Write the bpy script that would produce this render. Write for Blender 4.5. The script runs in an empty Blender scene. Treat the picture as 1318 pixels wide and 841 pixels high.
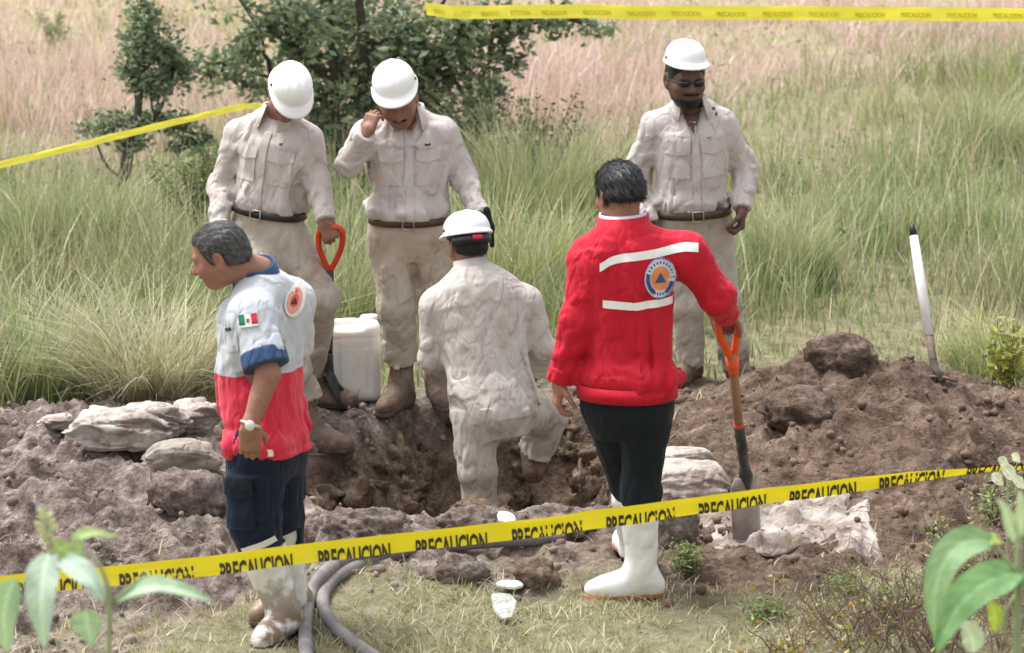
import bpy, bmesh, math, random
import numpy as np
from mathutils import Vector, Matrix, noise as mnoise
from mathutils.bvhtree import BVHTree

scene = bpy.context.scene
COL = scene.collection
# ------------------------------------------------------------------ camera, sky, sun, exposure
CAM_H, PITCH, FPX = 3.86, math.radians(13.0), 4130.0      # FPX: focal length in pixels of a 1318 wide picture
cam_d = bpy.data.cameras.new('camera'); cam = bpy.data.objects.new('camera', cam_d); COL.objects.link(cam)
cam.location = (0, 0, CAM_H); cam.rotation_euler = (math.radians(90) - PITCH, 0, 0)
cam_d.sensor_width = 36; cam_d.lens = FPX / 1318 * 36
cam_d.clip_start = 0.1; cam_d.clip_end = 2000
cam_d.dof.use_dof = True; cam_d.dof.focus_distance = 13.6; cam_d.dof.aperture_fstop = 4.2
scene.camera = cam

SUN_EL, SUN_AZ = math.radians(66), math.radians(-62)       # azimuth: from +Y (away from camera) towards +X
w = bpy.data.worlds.new('World'); scene.world = w; w.use_nodes = True
nt = w.node_tree; nt.nodes.clear()
sky = nt.nodes.new('ShaderNodeTexSky'); sky.sky_type = 'NISHITA'; sky.sun_disc = False
sky.sun_elevation = SUN_EL; sky.sun_rotation = SUN_AZ
sky.air_density = 1.0; sky.dust_density = 4.0; sky.ozone_density = 1.0
hsv = nt.nodes.new('ShaderNodeHueSaturation'); hsv.inputs['Saturation'].default_value = 0.22
bg = nt.nodes.new('ShaderNodeBackground'); bg.inputs['Strength'].default_value = 0.14
wo = nt.nodes.new('ShaderNodeOutputWorld')
nt.links.new(sky.outputs[0], hsv.inputs['Color']); nt.links.new(hsv.outputs[0], bg.inputs['Color']); nt.links.new(bg.outputs[0], wo.inputs[0])
sun_d = bpy.data.lights.new('sun', 'SUN'); sun_d.energy = 1.4; sun_d.angle = math.radians(18); sun_d.color = (1, 0.965, 0.92)
sun = bpy.data.objects.new('sun', sun_d); COL.objects.link(sun)
sd = Vector((math.sin(SUN_AZ) * math.cos(SUN_EL), math.cos(SUN_AZ) * math.cos(SUN_EL), math.sin(SUN_EL)))
sun.rotation_euler = (-sd).to_track_quat('-Z', 'Y').to_euler(); sun.location = (0, 10, 12)
scene.view_settings.view_transform = 'Standard'; scene.view_settings.look = 'None'
scene.view_settings.exposure = 1.24; scene.view_settings.gamma = 1.0
scene.view_settings.use_curve_mapping = False
scene.render.engine = 'CYCLES'
scene.cycles.use_denoising = True
scene.cycles.max_bounces = 5

# ------------------------------------------------------------------ helpers
def ray(x, y):
    u, v = (x - 659) / FPX, (y - 420.5) / FPX
    return np.array([u, math.cos(PITCH) - v * math.sin(PITCH), -math.sin(PITCH) - v * math.cos(PITCH)])
def P(x, y, Y):                       # the place at distance Y in front of the camera seen at pixel x, y
    d = ray(x, y); t = Y / d[1]
    return np.array([0, 0, CAM_H]) + d * t
def G(x, y, z=0.0):                   # the place at height z seen at pixel x, y
    d = ray(x, y); t = (z - CAM_H) / d[2]
    return np.array([0, 0, CAM_H]) + d * t
def V(*a): return np.array(a, dtype=float)
def nrm(v): v = np.asarray(v, float); return v / (np.linalg.norm(v) + 1e-12)

def hash3(ix, iy, iz, seed):
    h = (ix.astype(np.int64) * 374761393 + iy.astype(np.int64) * 668265263 + iz.astype(np.int64) * 2147483647 + seed * 1274126177) & 0xFFFFFFFF
    h = ((h ^ (h >> 13)) * 1274126177) & 0xFFFFFFFF
    h = ((h ^ (h >> 16)) * 2246822519) & 0xFFFFFFFF
    return ((h ^ (h >> 15)) & 0xFFFFFF).astype(np.float32) / float(0x7FFFFF) - 1.0
def vnoise(p, seed=0):                # smooth value noise -1..1
    i = np.floor(p); f = (p - i).astype(np.float32); i = i.astype(np.int64)
    f = f * f * f * (f * (f * 6 - 15) + 10)
    r = 0
    for dx in (0, 1):
        wx = f[:, 0] if dx else 1 - f[:, 0]
        for dy in (0, 1):
            wy = f[:, 1] if dy else 1 - f[:, 1]
            for dz in (0, 1):
                wz = f[:, 2] if dz else 1 - f[:, 2]
                r = r + hash3(i[:, 0] + dx, i[:, 1] + dy, i[:, 2] + dz, seed) * (wx * wy * wz)
    return r
def n2(x, y, s, seed=0):
    x = np.asarray(x, float); y = np.asarray(y, float)
    return vnoise(np.stack([(x * s).ravel() + 31.7, (y * s).ravel() + 17.3, np.full(x.size, seed * 3.37)], 1), seed).reshape(x.shape)
def fbm2(x, y, s, oct=4, seed=0, gain=.5):
    r, a = 0, 1
    for k in range(oct): r = r + a * n2(x, y, s, seed + k); a *= gain; s *= 2.03
    return r
def sst(a, b, x): t = np.clip((x - a) / (b - a), 0, 1); return t * t * (3 - 2 * t)

def mesh_np(name, verts, faces, mat=None, parent=None, smooth=True, cols=None, colname='tint'):
    """faces: (n,k) array of equal-sized faces or list of such arrays"""
    me = bpy.data.meshes.new(name)
    verts = np.asarray(verts, np.float32)
    fl = [np.asarray(f, np.int32) for f in (faces if isinstance(faces, list) else [faces]) if len(f)]
    me.vertices.add(len(verts)); me.vertices.foreach_set('co', verts.ravel())
    loops = np.concatenate([f.ravel() for f in fl]); tot = np.concatenate([np.full(len(f), f.shape[1], np.int32) for f in fl])
    me.loops.add(len(loops)); me.loops.foreach_set('vertex_index', loops)
    me.polygons.add(len(tot)); st = np.concatenate([[0], np.cumsum(tot)[:-1]]).astype(np.int32)
    me.polygons.foreach_set('loop_start', st); me.polygons.foreach_set('loop_total', tot)
    me.polygons.foreach_set('use_smooth', np.full(len(tot), smooth))
    if cols is not None:
        a = me.color_attributes.new(colname, 'FLOAT_COLOR', 'POINT')
        c = np.ones((len(verts), 4), np.float32); c[:, :3] = cols; a.data.foreach_set('color', c.ravel())
    me.update(); me.validate()
    o = bpy.data.objects.new(name, me); COL.objects.link(o)
    if mat is not None: me.materials.append(mat)
    if parent is not None: o.parent = parent
    return o
def obj_bm(name, bm, mat=None, parent=None, smooth=True):
    me = bpy.data.meshes.new(name); bm.to_mesh(me); bm.free()
    if smooth: me.polygons.foreach_set('use_smooth', [True] * len(me.polygons))
    o = bpy.data.objects.new(name, me); COL.objects.link(o)
    if mat is not None: me.materials.append(mat)
    if parent is not None: o.parent = parent
    return o
def empty(name, loc=(0, 0, 0)):
    o = bpy.data.objects.new(name, None); COL.objects.link(o); o.location = Vector(loc); o.empty_display_size = .1
    return o
def keep(o, root):                    # parent while keeping the world coordinates of the mesh
    o.parent = root; o.matrix_parent_inverse = Matrix.Translation(root.location).inverted()
    return o
def tag(o, label=None, cat=None, group=None, kind=None):
    for k, v in (('label', label), ('category', cat), ('group', group), ('kind', kind)):
        if v: o[k] = v
    return o

# ------------------------------------------------------------------ materials
def new_mat(name):
    m = bpy.data.materials.new(name); m.use_nodes = True
    b = m.node_tree.nodes['Principled BSDF']; return m, m.node_tree, b
def ramp(nt, fac, stops):
    r = nt.nodes.new('ShaderNodeValToRGB'); e = r.color_ramp.elements
    while len(e) > 1: e.remove(e[-1])
    e[0].position, e[0].color = stops[0][0], (*stops[0][1], 1)
    for p, c in stops[1:]:
        x = e.new(p); x.color = (*c, 1)
    nt.links.new(fac, r.inputs[0]); return r.outputs[0]
def texnoise(nt, scale, detail=4, rough=.55, coord='Object', vec=None):
    t = nt.nodes.new('ShaderNodeTexNoise'); t.inputs['Scale'].default_value = scale
    t.inputs['Detail'].default_value = detail; t.inputs['Roughness'].default_value = rough
    if vec is None:
        c = nt.nodes.new('ShaderNodeTexCoord'); vec = c.outputs[coord]
    nt.links.new(vec, t.inputs['Vector']); return t
def bump(nt, b, h, strength, dist):
    n = nt.nodes.new('ShaderNodeBump'); n.inputs['Strength'].default_value = strength; n.inputs['Distance'].default_value = dist
    nt.links.new(h, n.inputs['Height']); nt.links.new(n.outputs[0], b.inputs['Normal']); return n
def mixc(nt, a, b, fac, mode='MIX'):
    m = nt.nodes.new('ShaderNodeMix'); m.data_type = 'RGBA'; m.blend_type = mode
    for s, v in ((m.inputs[0], fac), (m.inputs[6], a), (m.inputs[7], b)):
        if hasattr(v, 'links'): nt.links.new(v, s)
        elif isinstance(v, (int, float)): s.default_value = v
        else: s.default_value = (*v, 1)
    return m.outputs[2]
def simple(name, c, rough=.6, var=.12, scale=20, bumpd=0, bscale=60, metal=0, spec=.5, dirt=None, dirt_scale=6, dirt_lo=.5, dirt_hi=.7, trans=0, sheen=0):
    m, t, b = new_mat(name)
    n = texnoise(t, scale)
    c = np.array(c)
    col = ramp(t, n.outputs[0], [(.3, tuple(c * (1 - var))), (.7, tuple(np.minimum(c * (1 + var), 1)))])
    if dirt is not None:
        d = texnoise(t, dirt_scale, 6, .65)
        f = ramp(t, d.outputs[0], [(dirt_lo, (0, 0, 0)), (dirt_hi, (1, 1, 1))])
        col = mixc(t, col, dirt, f)
    t.links.new(col, b.inputs['Base Color'])
    b.inputs['Roughness'].default_value = rough; b.inputs['Metallic'].default_value = metal
    b.inputs['Specular IOR Level'].default_value = spec
    if sheen: b.inputs['Sheen Weight'].default_value = sheen
    if trans: b.inputs['Transmission Weight'].default_value = trans
    if bumpd:
        h = texnoise(t, bscale, 5); bump(t, b, h.outputs[0], 1, bumpd)
    return m
def leafmat(name, rough=.55, transl=.35, attr='tint', spec=.3, backlight=(1.05, 1.08, .85), soft=False):
    m, t, b = new_mat(name)
    a = t.nodes.new('ShaderNodeAttribute'); a.attribute_name = attr
    t.links.new(a.outputs['Color'], b.inputs['Base Color']); b.inputs['Roughness'].default_value = rough
    b.inputs['Specular IOR Level'].default_value = spec
    tr = t.nodes.new('ShaderNodeBsdfTranslucent')
    if soft:
        nz = texnoise(t, 14, 6, .65); nz2 = texnoise(t, 70, 3); f_ = ramp(t, nz.outputs[0], [(.35, (.72, .74, .66)), (.5, (1, 1, 1)), (.68, (1.18, 1.12, .95))]); cc_ = mixc(t, a.outputs['Color'], f_, 1.0, 'MULTIPLY'); t.links.new(cc_, b.inputs['Base Color']); bump(t, b, nz2.outputs[0], .5, .004)
    c2 = mixc(t, a.outputs['Color'], backlight, 1.0, 'MULTIPLY'); t.links.new(c2, tr.inputs['Color'])
    mx = t.nodes.new('ShaderNodeMixShader'); mx.inputs[0].default_value = transl
    o = t.nodes['Material Output']
    t.links.new(b.outputs[0], mx.inputs[1]); t.links.new(tr.outputs[0], mx.inputs[2]); t.links.new(mx.outputs[0], o.inputs['Surface'])
    return m
# ------------------------------------------------------------------ terrain
PIT = np.array([(-1.0, 13.25), (-1.06, 14.0), (-.98, 14.42), (-.70, 14.52), (-.40, 14.98), (.10, 15.15), (.46, 14.9), (.50, 14.1), (.42, 13.45), (.15, 13.2), (-.4, 13.1)])
def poly_sd(x, y, poly):
    d = np.full(x.shape, 1e9); s = np.ones(x.shape)
    n = len(poly)
    for i in range(n):
        a, b = poly[i], poly[i - 1]
        ex, ey = b - a; wx, wy = x - a[0], y - a[1]
        t = np.clip((wx * ex + wy * ey) / (ex * ex + ey * ey), 0, 1)
        d = np.minimum(d, (wx - ex * t) ** 2 + (wy - ey * t) ** 2)
        c1 = y >= a[1]; c2 = y < b[1]; c3 = ex * wy > ey * wx
        s = np.where((c1 & c2 & c3) | (~c1 & ~c2 & ~c3), -s, s)
    return s * np.sqrt(d)
def gauss(x, y, cx, cy, rx, ry, p=2.0): return np.exp(-(np.abs((x - cx) / rx) ** p + np.abs((y - cy) / ry) ** p))
def px2X(px, Y): return (px - 659) / FPX * Y * 1.03
def soil_mask(x, y):
    yb = np.interp(x, [-4, -2.3, -1.4, -.9, -.4, .1, .6, 1.2, 2.0, 2.6, 4], [14.6, 14.85, 15.05, 14.75, 15.3, 15.55, 15.3, 15.5, 15.6, 15.1, 14.7])
    yf = np.interp(x, [-4, -2.0, -1.3, -1.0, -.6, -.2, .3, .7, 1.3, 1.7, 2.3, 4], [10.9, 11.2, 11.5, 11.9, 12.25, 12.2, 12.3, 12.25, 11.9, 12.3, 12.2, 12.6])
    n = fbm2(x, y, 2.2, 4, 5) * .28
    m = sst(-.14, .14, yb - y + n * .6) * sst(-.3, .3, y - yf + n * 1.3)
    return m * sst(-.2, .5, x + 5) * sst(-.2, .5, 4.4 - x)
def pit_sd(x, y): return poly_sd(x, y, PIT) + fbm2(x, y, 4.0, 3, 71) * .05
def height(x, y):
    z = fbm2(x, y, .35, 3, 11) * .035 * sst(15.3, 18, y)
    z = z + np.where(y < 11.0, (11.0 - y) * .285 * sst(11.2, 9.6, y), 0)     # the bank the camera stands on
    s = soil_mask(x, y)
    big = fbm2(x, y, 1.5, 3, 21); cl = 1 - np.abs(fbm2(x, y, 4.3, 4, 31, .55)); fine = fbm2(x, y, 13, 3, 41, .6)
    # right heap
    hr = .31 * gauss(x, y, 1.56, 14.72, .52, .50, 1.7) + .15 * gauss(x, y, 1.55, 14.2, .95, .6)
    # left heap
    hl = .20 * gauss(x, y, -2.25, 13.9, .8, .6) + .16 * gauss(x, y, -1.55, 13.3, .5, .5) + .15 * gauss(x, y, -2.2, 12.9, .8, .5) + .08 * gauss(x, y, -1.7, 12.2, .7, .4)
    rim = .04 * gauss(x, y, -.6, 12.8, .5, .16) + .03 * gauss(x, y, .05, 12.85, .45, .14) + .05 * gauss(x, y, .8, 13.3, .3, .3)
    z = z + (hr + hl + rim) * (1 + .25 * big) 
    left = sst(-.7, -1.3, x)
    rough = s * (.065 + .035 * left + .02 * sst(.8, 1.2, x)) * sst(11.2, 12.2, y)
    z = z + rough * (cl - .55) * 1.25 + s * (.018 + .016 * left) * fine + .02 * fbm2(x, y, 3, 3, 51)
    d = pit_sd(x, y)
    inside = sst(.07, -.16, d)
    ledge = .30 * gauss(x, y, .33, 14.28, .26, .42, 3)                       # step on the right side of the hole
    floor = -.62 + .05 * cl + ledge
    return z * (1 - inside) + (floor + .03 * fine) * inside
def on_ground(px, py, lift=0.0):       # where the sight line through a pixel meets the soil
    d = ray(px, py); Ys = np.linspace(9.5, 18, 700); t = Ys / d[1]; pz = CAM_H + d[2] * t; g = height(d[0] * t, Ys) + lift
    i = int(np.argmax(pz < g)); return V(d[0] * t[i], Ys[i], float(g[i]))
def hz(x, y): return float(height(np.array([x], float), np.array([y], float))[0])
def axis(segs):
    out = [np.arange(a, b, s) for a, b, s in segs]; return np.concatenate(out + [[segs[-1][1]]])
gx = axis([(-250, -60, 30), (-60, -12, 4), (-12, -4, .4), (-4, -2.9, .06), (-2.9, 3.0, .0215), (3.0, 4.2, .06), (4.2, 12, .4), (12, 60, 4), (60, 250, 30)])
gy = axis([(-20, 0, 4), (0, 9.6, .3), (9.6, 11.2, .05), (11.2, 15.8, .0225), (15.8, 18, .08), (18, 36, .3), (36, 100, 4), (100, 700, 60)])
XX, YY = np.meshgrid(gx, gy, indexing='ij')
ZZ = height(XX, YY)
SO = soil_mask(XX, YY); IN = sst(.10, -.1, pit_sd(XX, YY)); SO = np.maximum(SO, IN)
ni, nj = XX.shape
idx = np.arange(ni * nj).reshape(ni, nj)
gf = np.stack([idx[:-1, :-1], idx[1:, :-1], idx[1:, 1:], idx[:-1, 1:]], -1).reshape(-1, 4)
right = sst(-.2, .9, XX + .3 * fbm2(XX, YY, 1, 2, 8))
gcol = np.stack([SO.ravel(), right.ravel(), IN.ravel()], 1)
def ground_material():
    m, t, b = new_mat('soil_and_turf')
    a = t.nodes.new('ShaderNodeAttribute'); a.attribute_name = 'tint'
    sp = t.nodes.new('ShaderNodeSeparateColor'); t.links.new(a.outputs['Color'], sp.inputs[0])
    n1 = texnoise(t, 9, 8, .68); n2_ = texnoise(t, 45, 5, .6); n3 = texnoise(t, 2.2, 4, .55)
    left = ramp(t, n1.outputs[0], [(.30, (.065, .047, .039)), (.44, (.165, .128, .109)), (.57, (.285, .232, .204)), (.70, (.47, .41, .37))])  # highlights and dark holes of rough soil put into the colour contrast
    rght = ramp(t, n1.outputs[0], [(.30, (.055, .036, .025)), (.45, (.128, .087, .063)), (.58, (.19, .137, .103)), (.72, (.30, .232, .182))])
    pitc = ramp(t, n1.outputs[0], [(.30, (.06, .052, .032)), (.44, (.17, .122, .082)), (.58, (.29, .21, .15)), (.72, (.38, .30, .22))])
    soil = mixc(t, left, rght, sp.outputs[1]); soil = mixc(t, soil, pitc, sp.outputs[2])
    fine = ramp(t, n2_.outputs[0], [(.3, (.62, .62, .62)), (.7, (1.3, 1.3, 1.3))]); soil = mixc(t, soil, fine, 1.0, 'MULTIPLY')
    turf = ramp(t, n1.outputs[0], [(.3, (.13, .115, .065)), (.5, (.23, .21, .125)), (.7, (.34, .30, .21))])
    far = ramp(t, n3.outputs[0], [(.35, (.40, .30, .23)), (.6, (.33, .32, .16))])
    geo = t.nodes.new('ShaderNodeNewGeometry'); sx = t.nodes.new('ShaderNodeSeparateXYZ'); t.links.new(geo.outputs['Position'], sx.inputs[0])
    mr = t.nodes.new('ShaderNodeMapRange'); mr.inputs[1].default_value = 21; mr.inputs[2].default_value = 30; t.links.new(sx.outputs[1], mr.inputs[0])
    turf = mixc(t, turf, far, mr.outputs[0])
    col = mixc(t, turf, soil, sp.outputs[0])
    t.links.new(col, b.inputs['Base Color']); b.inputs['Roughness'].default_value = .95; b.inputs['Specular IOR Level'].default_value = .2
    ad = t.nodes.new('ShaderNodeMath'); ad.operation = 'MULTIPLY_ADD'; ad.inputs[1].default_value = .35
    t.links.new(n2_.outputs[0], ad.inputs[0]); t.links.new(n1.outputs[0], ad.inputs[2])
    bump(t, b, ad.outputs[0], 1.0, .05)
    return m
M_GROUND = ground_material()
ground = mesh_np('ground', np.stack([XX, YY, ZZ], -1).reshape(-1, 3), gf, M_GROUND, cols=gcol)
tag(ground, 'bare dug soil and turf around the hole', kind='structure')
GH = lambda X, Y: height(np.asarray(X, float), np.asarray(Y, float))
rng = np.random.default_rng(7)

# ------------------------------------------------------------------ soil clods
def ico(sub):
    bm = bmesh.new(); bmesh.ops.create_icosphere(bm, subdivisions=sub, radius=1)
    v = np.array([p.co[:] for p in bm.verts]); f = np.array([[q.index for q in p.verts] for p in bm.faces]); bm.free(); return v, f
IV1, IF1 = ico(1); IV3, IF3 = ico(4); IV2, IF2 = ico(2); IVM, IFM = ico(3)
def clod_mesh(seed, sx, sy, sz, rough=.28, base=None):
    v, f = base or (IV3, IF3)
    d = 1 + rough * vnoise(v * 1.4 + seed * 7.1, seed) + rough * .55 * np.abs(vnoise(v * 3.3 + seed, seed + 1)) + rough * .5 * vnoise(v * 7.5, seed + 2) + rough * .45 * vnoise(v * 16, seed + 3)
    return v * d[:, None] * np.array([sx, sy, sz]), f
def clod_material(name, c):
    c = np.array(c)
    m, t, b = new_mat(name); n1 = texnoise(t, 14, 8, .7); n2_ = texnoise(t, 60, 4)
    col = ramp(t, n1.outputs[0], [(.3, tuple(c * .45)), (.5, tuple(c)), (.7, tuple(c * 1.6))]); t.links.new(col, b.inputs['Base Color'])
    b.inputs['Roughness'].default_value = .95; b.inputs['Specular IOR Level'].default_value = .2
    bump(t, b, n1.outputs[0], .9, .03); return m
M_CLOD_L = clod_material('grey_brown_clod', (.205, .158, .135)); M_CLOD_R = clod_material('brown_clod', (.135, .095, .070)); M_CLOD_D = clod_material('dark_clod', (.10, .068, .052))
n = 3800
cx = rng.uniform(-2.9, 2.9, n * 4); cy = rng.uniform(11.0, 15.8, n * 4)
den = soil_mask(cx, cy) * (pit_sd(cx, cy) > -.02) * (.35 + .65 * sst(-.1, .5, n2(cx, cy, 2.5, 77)))
kp = rng.uniform(0, 1, n * 4) < den; cx, cy = cx[kp][:n], cy[kp][:n]; n = len(cx)
cr = .004 + .024 * rng.uniform(0, 1, n) ** 5
cz = height(cx, cy)
base_v = [IV1 * (1 + .35 * vnoise(IV1 * 1.7 + k * 5.3, k))[:, None] for k in range(12)]
vs, fs, cs = [], [], []
lft = sst(.9, -.5, cx)
for k in range(n):
    a = rng.uniform(0, 6.28); R = np.array([[math.cos(a), -math.sin(a), 0], [math.sin(a), math.cos(a), 0], [0, 0, 1]])
    vs.append((base_v[k % 12] * rng.uniform(.7, 1.3, 3)) @ R.T * cr[k] + (cx[k], cy[k], cz[k] + cr[k] * .3)); fs.append(IF1 + k * len(IV1))
    t_ = (.8 + .6 * rng.uniform()) ; c = (np.array((.22, .175, .15)) * lft[k] + np.array((.145, .10, .076)) * (1 - lft[k])) * t_
    cs.append(np.tile(c, (len(IV1), 1)))
def attr_mat(name, rough=.9, spec=.2, bs=None, bd=.01):
    m, t, b = new_mat(name); a = t.nodes.new('ShaderNodeAttribute'); a.attribute_name = 'tint'
    t.links.new(a.outputs['Color'], b.inputs['Base Color']); b.inputs['Roughness'].default_value = rough; b.inputs['Specular IOR Level'].default_value = spec
    if bs: bump(t, b, texnoise(t, bs, 5).outputs[0], .8, bd)
    return m
o = mesh_np('soil_crumbs', np.concatenate(vs), np.concatenate(fs), attr_mat('crumb', bs=60), cols=np.concatenate(cs), smooth=True)
tag(o, 'loose crumbs of dug soil scattered over the bare ground', 'soil', kind='stuff')
def big_clod(seed, px, py, wpx, hpx, mat, label, rz=0, deep=.9, rough=.20, sink=.62):
    g = on_ground(px, py + hpx * .42); k = FPX / np.linalg.norm(g - V(0, 0, CAM_H)); sx, sz = wpx / k / 2, hpx / k / 2
    v, f = clod_mesh(seed, sx * .9, sx * .75 * deep, sz * 1.25, rough)
    o = mesh_np('soil_clod', v, f, M_GROUND, cols=np.tile((1.0, 0.1 if mat is M_CLOD_L else 0.8, 0.35 if mat is M_CLOD_D else 0.0), (len(v), 1))); o.location = Vector(g + V(0, sx * .5 * deep, sz * (1 - sink))); o.rotation_euler.z = rz
    tag(o, label, 'clod', 'big clods of dug soil'); return o
big_clod(1, 1085, 455, 96, 46, M_CLOD_R, 'big rounded brown clod crowning the tall right soil heap')
big_clod(2, 1030, 524, 104, 46, M_CLOD_R, 'broad brown clod bulging from the front of the right heap')
big_clod(4, 692, 740, 62, 36, M_CLOD_D, 'dark loaf shaped clod lying by the red jacket man white boot')
big_clod(5, 478, 682, 118, 48, M_CLOD_L, 'large knobbly clod on the near rim of the hole above the hoses', rough=.27)
big_clod(6, 612, 676, 96, 34, M_CLOD_L, 'flat clod on the near rim in front of the digger leg', rough=.27)
big_clod(7, 712, 674, 92, 38, M_CLOD_L, 'clod on the near rim left of the red jacket man knee', rough=.27)
big_clod(8, 868, 668, 78, 72, M_CLOD_L, 'grey brown block of soil right of the tall white boot')
big_clod(9, 236, 640, 110, 52, M_CLOD_L, 'grey brown lump at the left heap beside the man in grey and red', rough=.26)
big_clod(13, 590, 735, 80, 36, M_CLOD_L, 'low pale clod beside the two hoses in the front grass')
big_clod(15, 400, 690, 50, 32, M_CLOD_L, 'small pale clod right behind the man in grey and red')
# lumps in the wall of the hole
vs, fs = [], []; k = 0
for q in range(200):
    i_ = rng.integers(0, len(PIT)); a_, b_ = PIT[i_], PIT[i_ - 1]; t_ = rng.uniform(); c_ = a_ + (b_ - a_) * t_; inw = PIT.mean(0) - c_; inw /= np.linalg.norm(inw); c_ = c_ + inw * rng.uniform(-.02, .2)
    r_ = .02 + .075 * rng.uniform() ** 2; z_ = height(c_[:1], c_[1:])[0]; v_ = IVM * (1 + .4 * vnoise(IVM * 2 + q, q) + .3 * vnoise(IVM * 5 + q, q + 1) + .2 * vnoise(IVM * 9 + q, q + 2))[:, None] * rng.uniform(.6, 1.3, 3) * r_ + (c_[0], c_[1], z_ - r_ * .35); vs.append(v_); fs.append(IFM + k * len(IVM)); k += 1
o = mesh_np('hole_wall_lumps', np.concatenate(vs), np.concatenate(fs), M_GROUND, cols=np.tile((1.0, .8, .8), (k * len(IVM), 1))); tag(o, 'rough lumps of soil in the wall of the dug hole', 'soil', kind='stuff')
# ------------------------------------------------------------------ grass
M_GRASS = leafmat('grass_blade', .6, .3)
def blades(bx, by, bz, h, wd, lean, az, col, segs=3, droop=.35, tipcol=None):
    """many bent tapering blades in one mesh"""
    n = len(bx); t = np.linspace(0, 1, segs + 1)
    dx, dy = np.cos(az), np.sin(az); fx, fy = -np.sin(az + rng.uniform(-.9, .9, n)), np.cos(az + rng.uniform(-.9, .9, n))
    vs = np.zeros((n, 2 * segs + 1, 3), np.float32); cs = np.zeros((n, 2 * segs + 1, 3), np.float32)
    for k, tt in enumerate(t):
        out = h * (lean * tt + droop * lean * tt ** 3)
        up = h * tt * (1 - .35 * lean * tt) 
        cxx = bx + dx * out; cyy = by + dy * out; czz = bz + up
        hw = wd * .5 * (1 - tt ** 2.2)
        cc = col if tipcol is None else col * (1 - tt) + tipcol * tt
        if k < segs:
            vs[:, 2 * k] = np.stack([cxx - fx * hw, cyy - fy * hw, czz], 1); vs[:, 2 * k + 1] = np.stack([cxx + fx * hw, cyy + fy * hw, czz], 1)
            cs[:, 2 * k] = cc; cs[:, 2 * k + 1] = cc
        else: vs[:, 2 * k] = np.stack([cxx, cyy, czz], 1); cs[:, 2 * k] = cc
    base = (np.arange(n) * (2 * segs + 1))[:, None]
    q = np.concatenate([base + np.array([[2 * k, 2 * k + 1, 2 * k + 3, 2 * k + 2]]) for k in range(segs - 1)])
    tr = base + np.array([[2 * segs - 2, 2 * segs - 1, 2 * segs]])
    return vs.reshape(-1, 3), [q, tr], cs.reshape(-1, 3)
def pick(n, *cols):
    c = np.array(cols); k = rng.integers(0, len(c), n); return c[k] * rng.uniform(.75, 1.25, (n, 1))
GREEN = [(.21, .29, .105), (.27, .35, .13), (.18, .25, .10), (.35, .40, .19)]
OLIVE = [(.27, .27, .14), (.33, .32, .18), (.22, .23, .12)]
DRY = [(.54, .49, .35), (.46, .41, .28), (.60, .55, .43)]
PINK = [(.68, .50, .48), (.62, .43, .43), (.72, .56, .54), (.60, .50, .45)]
YEL = [(.42, .43, .20), (.38, .40, .14), (.48, .46, .2)]
def field(n, x0, x1, y0, y1):
    X = rng.uniform(x0, x1, n); Y = rng.uniform(y0, y1, n); lim = .168 * Y + 1.2
    k = np.abs(X) < lim; return X[k], Y[k]
# meadow behind the people
X, Y = field(270000, -7.5, 7.5, 14.7, 36)
cl = sst(-.35, .65, n2(X, Y, 1.1, 90) + .4 * n2(X, Y, 3.5, 91))
near = sst(19.5, 15.4, Y)
k = (soil_mask(X, Y) < .35) & (pit_sd(X, Y) > .05) & (rng.uniform(0, 1, len(X)) < (.50 + .50 * cl) * np.clip(17.5 / Y, .45, 1) ** 1.2)
X, Y, cl = X[k], Y[k], cl[k]; n = len(X)
hgt = (.15 + .36 * cl ** 1.3) * rng.uniform(.55, 1.35, n)
gap = sst(.6, 1.4, X) * sst(17.2, 15.6, Y)                                   # cropped grass behind the right heap
hgt *= 1 - .42 * gap
hgt *= 1 - .5 * sst(24, 30, Y)
pinkness = sst(21.0, 24.5, Y + 1.4 * n2(X, Y, .45, 92) + .25 * (X < -1) - 3.6 * sst(.6, 2.6, X))
yel = sst(.0, .5, n2(X * .6, Y, .5, 93)) * sst(20, 24, Y) * .8
cg = pick(n, *GREEN); co = pick(n, *OLIVE); cd = pick(n, *DRY); cp = pick(n, *PINK); cyl = pick(n, *YEL)
u = rng.uniform(0, 1, n)[:, None]; patch = sst(-.3, .5, n2(X, Y, .8, 94))[:, None]
col = np.where(u < .26 + .42 * patch, cg, np.where(u < .84, co, cd))
v = rng.uniform(0, 1, n)[:, None]
col = np.where(v < .55 * yel[:, None], cyl, col); v = rng.uniform(0, 1, n)[:, None]
col = np.where(v < .95 * (pinkness * (1 - .5 * yel))[:, None], cp, col)
vv, ff, cc = blades(X, Y, height(X, Y) - .01, hgt, rng.uniform(.004, .011, n) * (1 + .5 * sst(20, 30, Y)), rng.uniform(.05, .6, n), rng.uniform(0, 6.28, n), col, tipcol=col * .8 + .2 * np.where(pinkness[:, None] > .4, np.array((.66, .54, .48)), np.array((.48, .49, .36))))
o = mesh_np('meadow_grass', vv, ff, M_GRASS, cols=cc); tag(o, 'tall green and dry meadow grass behind the workers', 'grass', kind='stuff')
# tall thin stalks with seed heads
X, Y = field(9000, -7, 7, 15.5, 34); k = (soil_mask(X, Y) < .2) & (rng.uniform(0, 1, len(X)) < sst(-.2, .4, n2(X, Y, .9, 95))); X, Y = X[k], Y[k]; n = len(X)
st = np.where((Y > 20.5)[:, None], pick(n, *PINK), pick(n, *DRY, (.52, .42, .3))); hh = rng.uniform(.35, .8, n) * (1 - .4 * sst(.6, 1.4, X) * sst(17, 15.6, Y))
vv, ff, cc = blades(X, Y, height(X, Y), hh, rng.uniform(.003, .006, n), rng.uniform(.03, .35, n), rng.uniform(0, 6.28, n), st)
o = mesh_np('seed_stalks', vv, ff, M_GRASS, cols=cc); tag(o, 'thin straw coloured stalks standing among the meadow grass', 'grass', kind='stuff')
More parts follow.
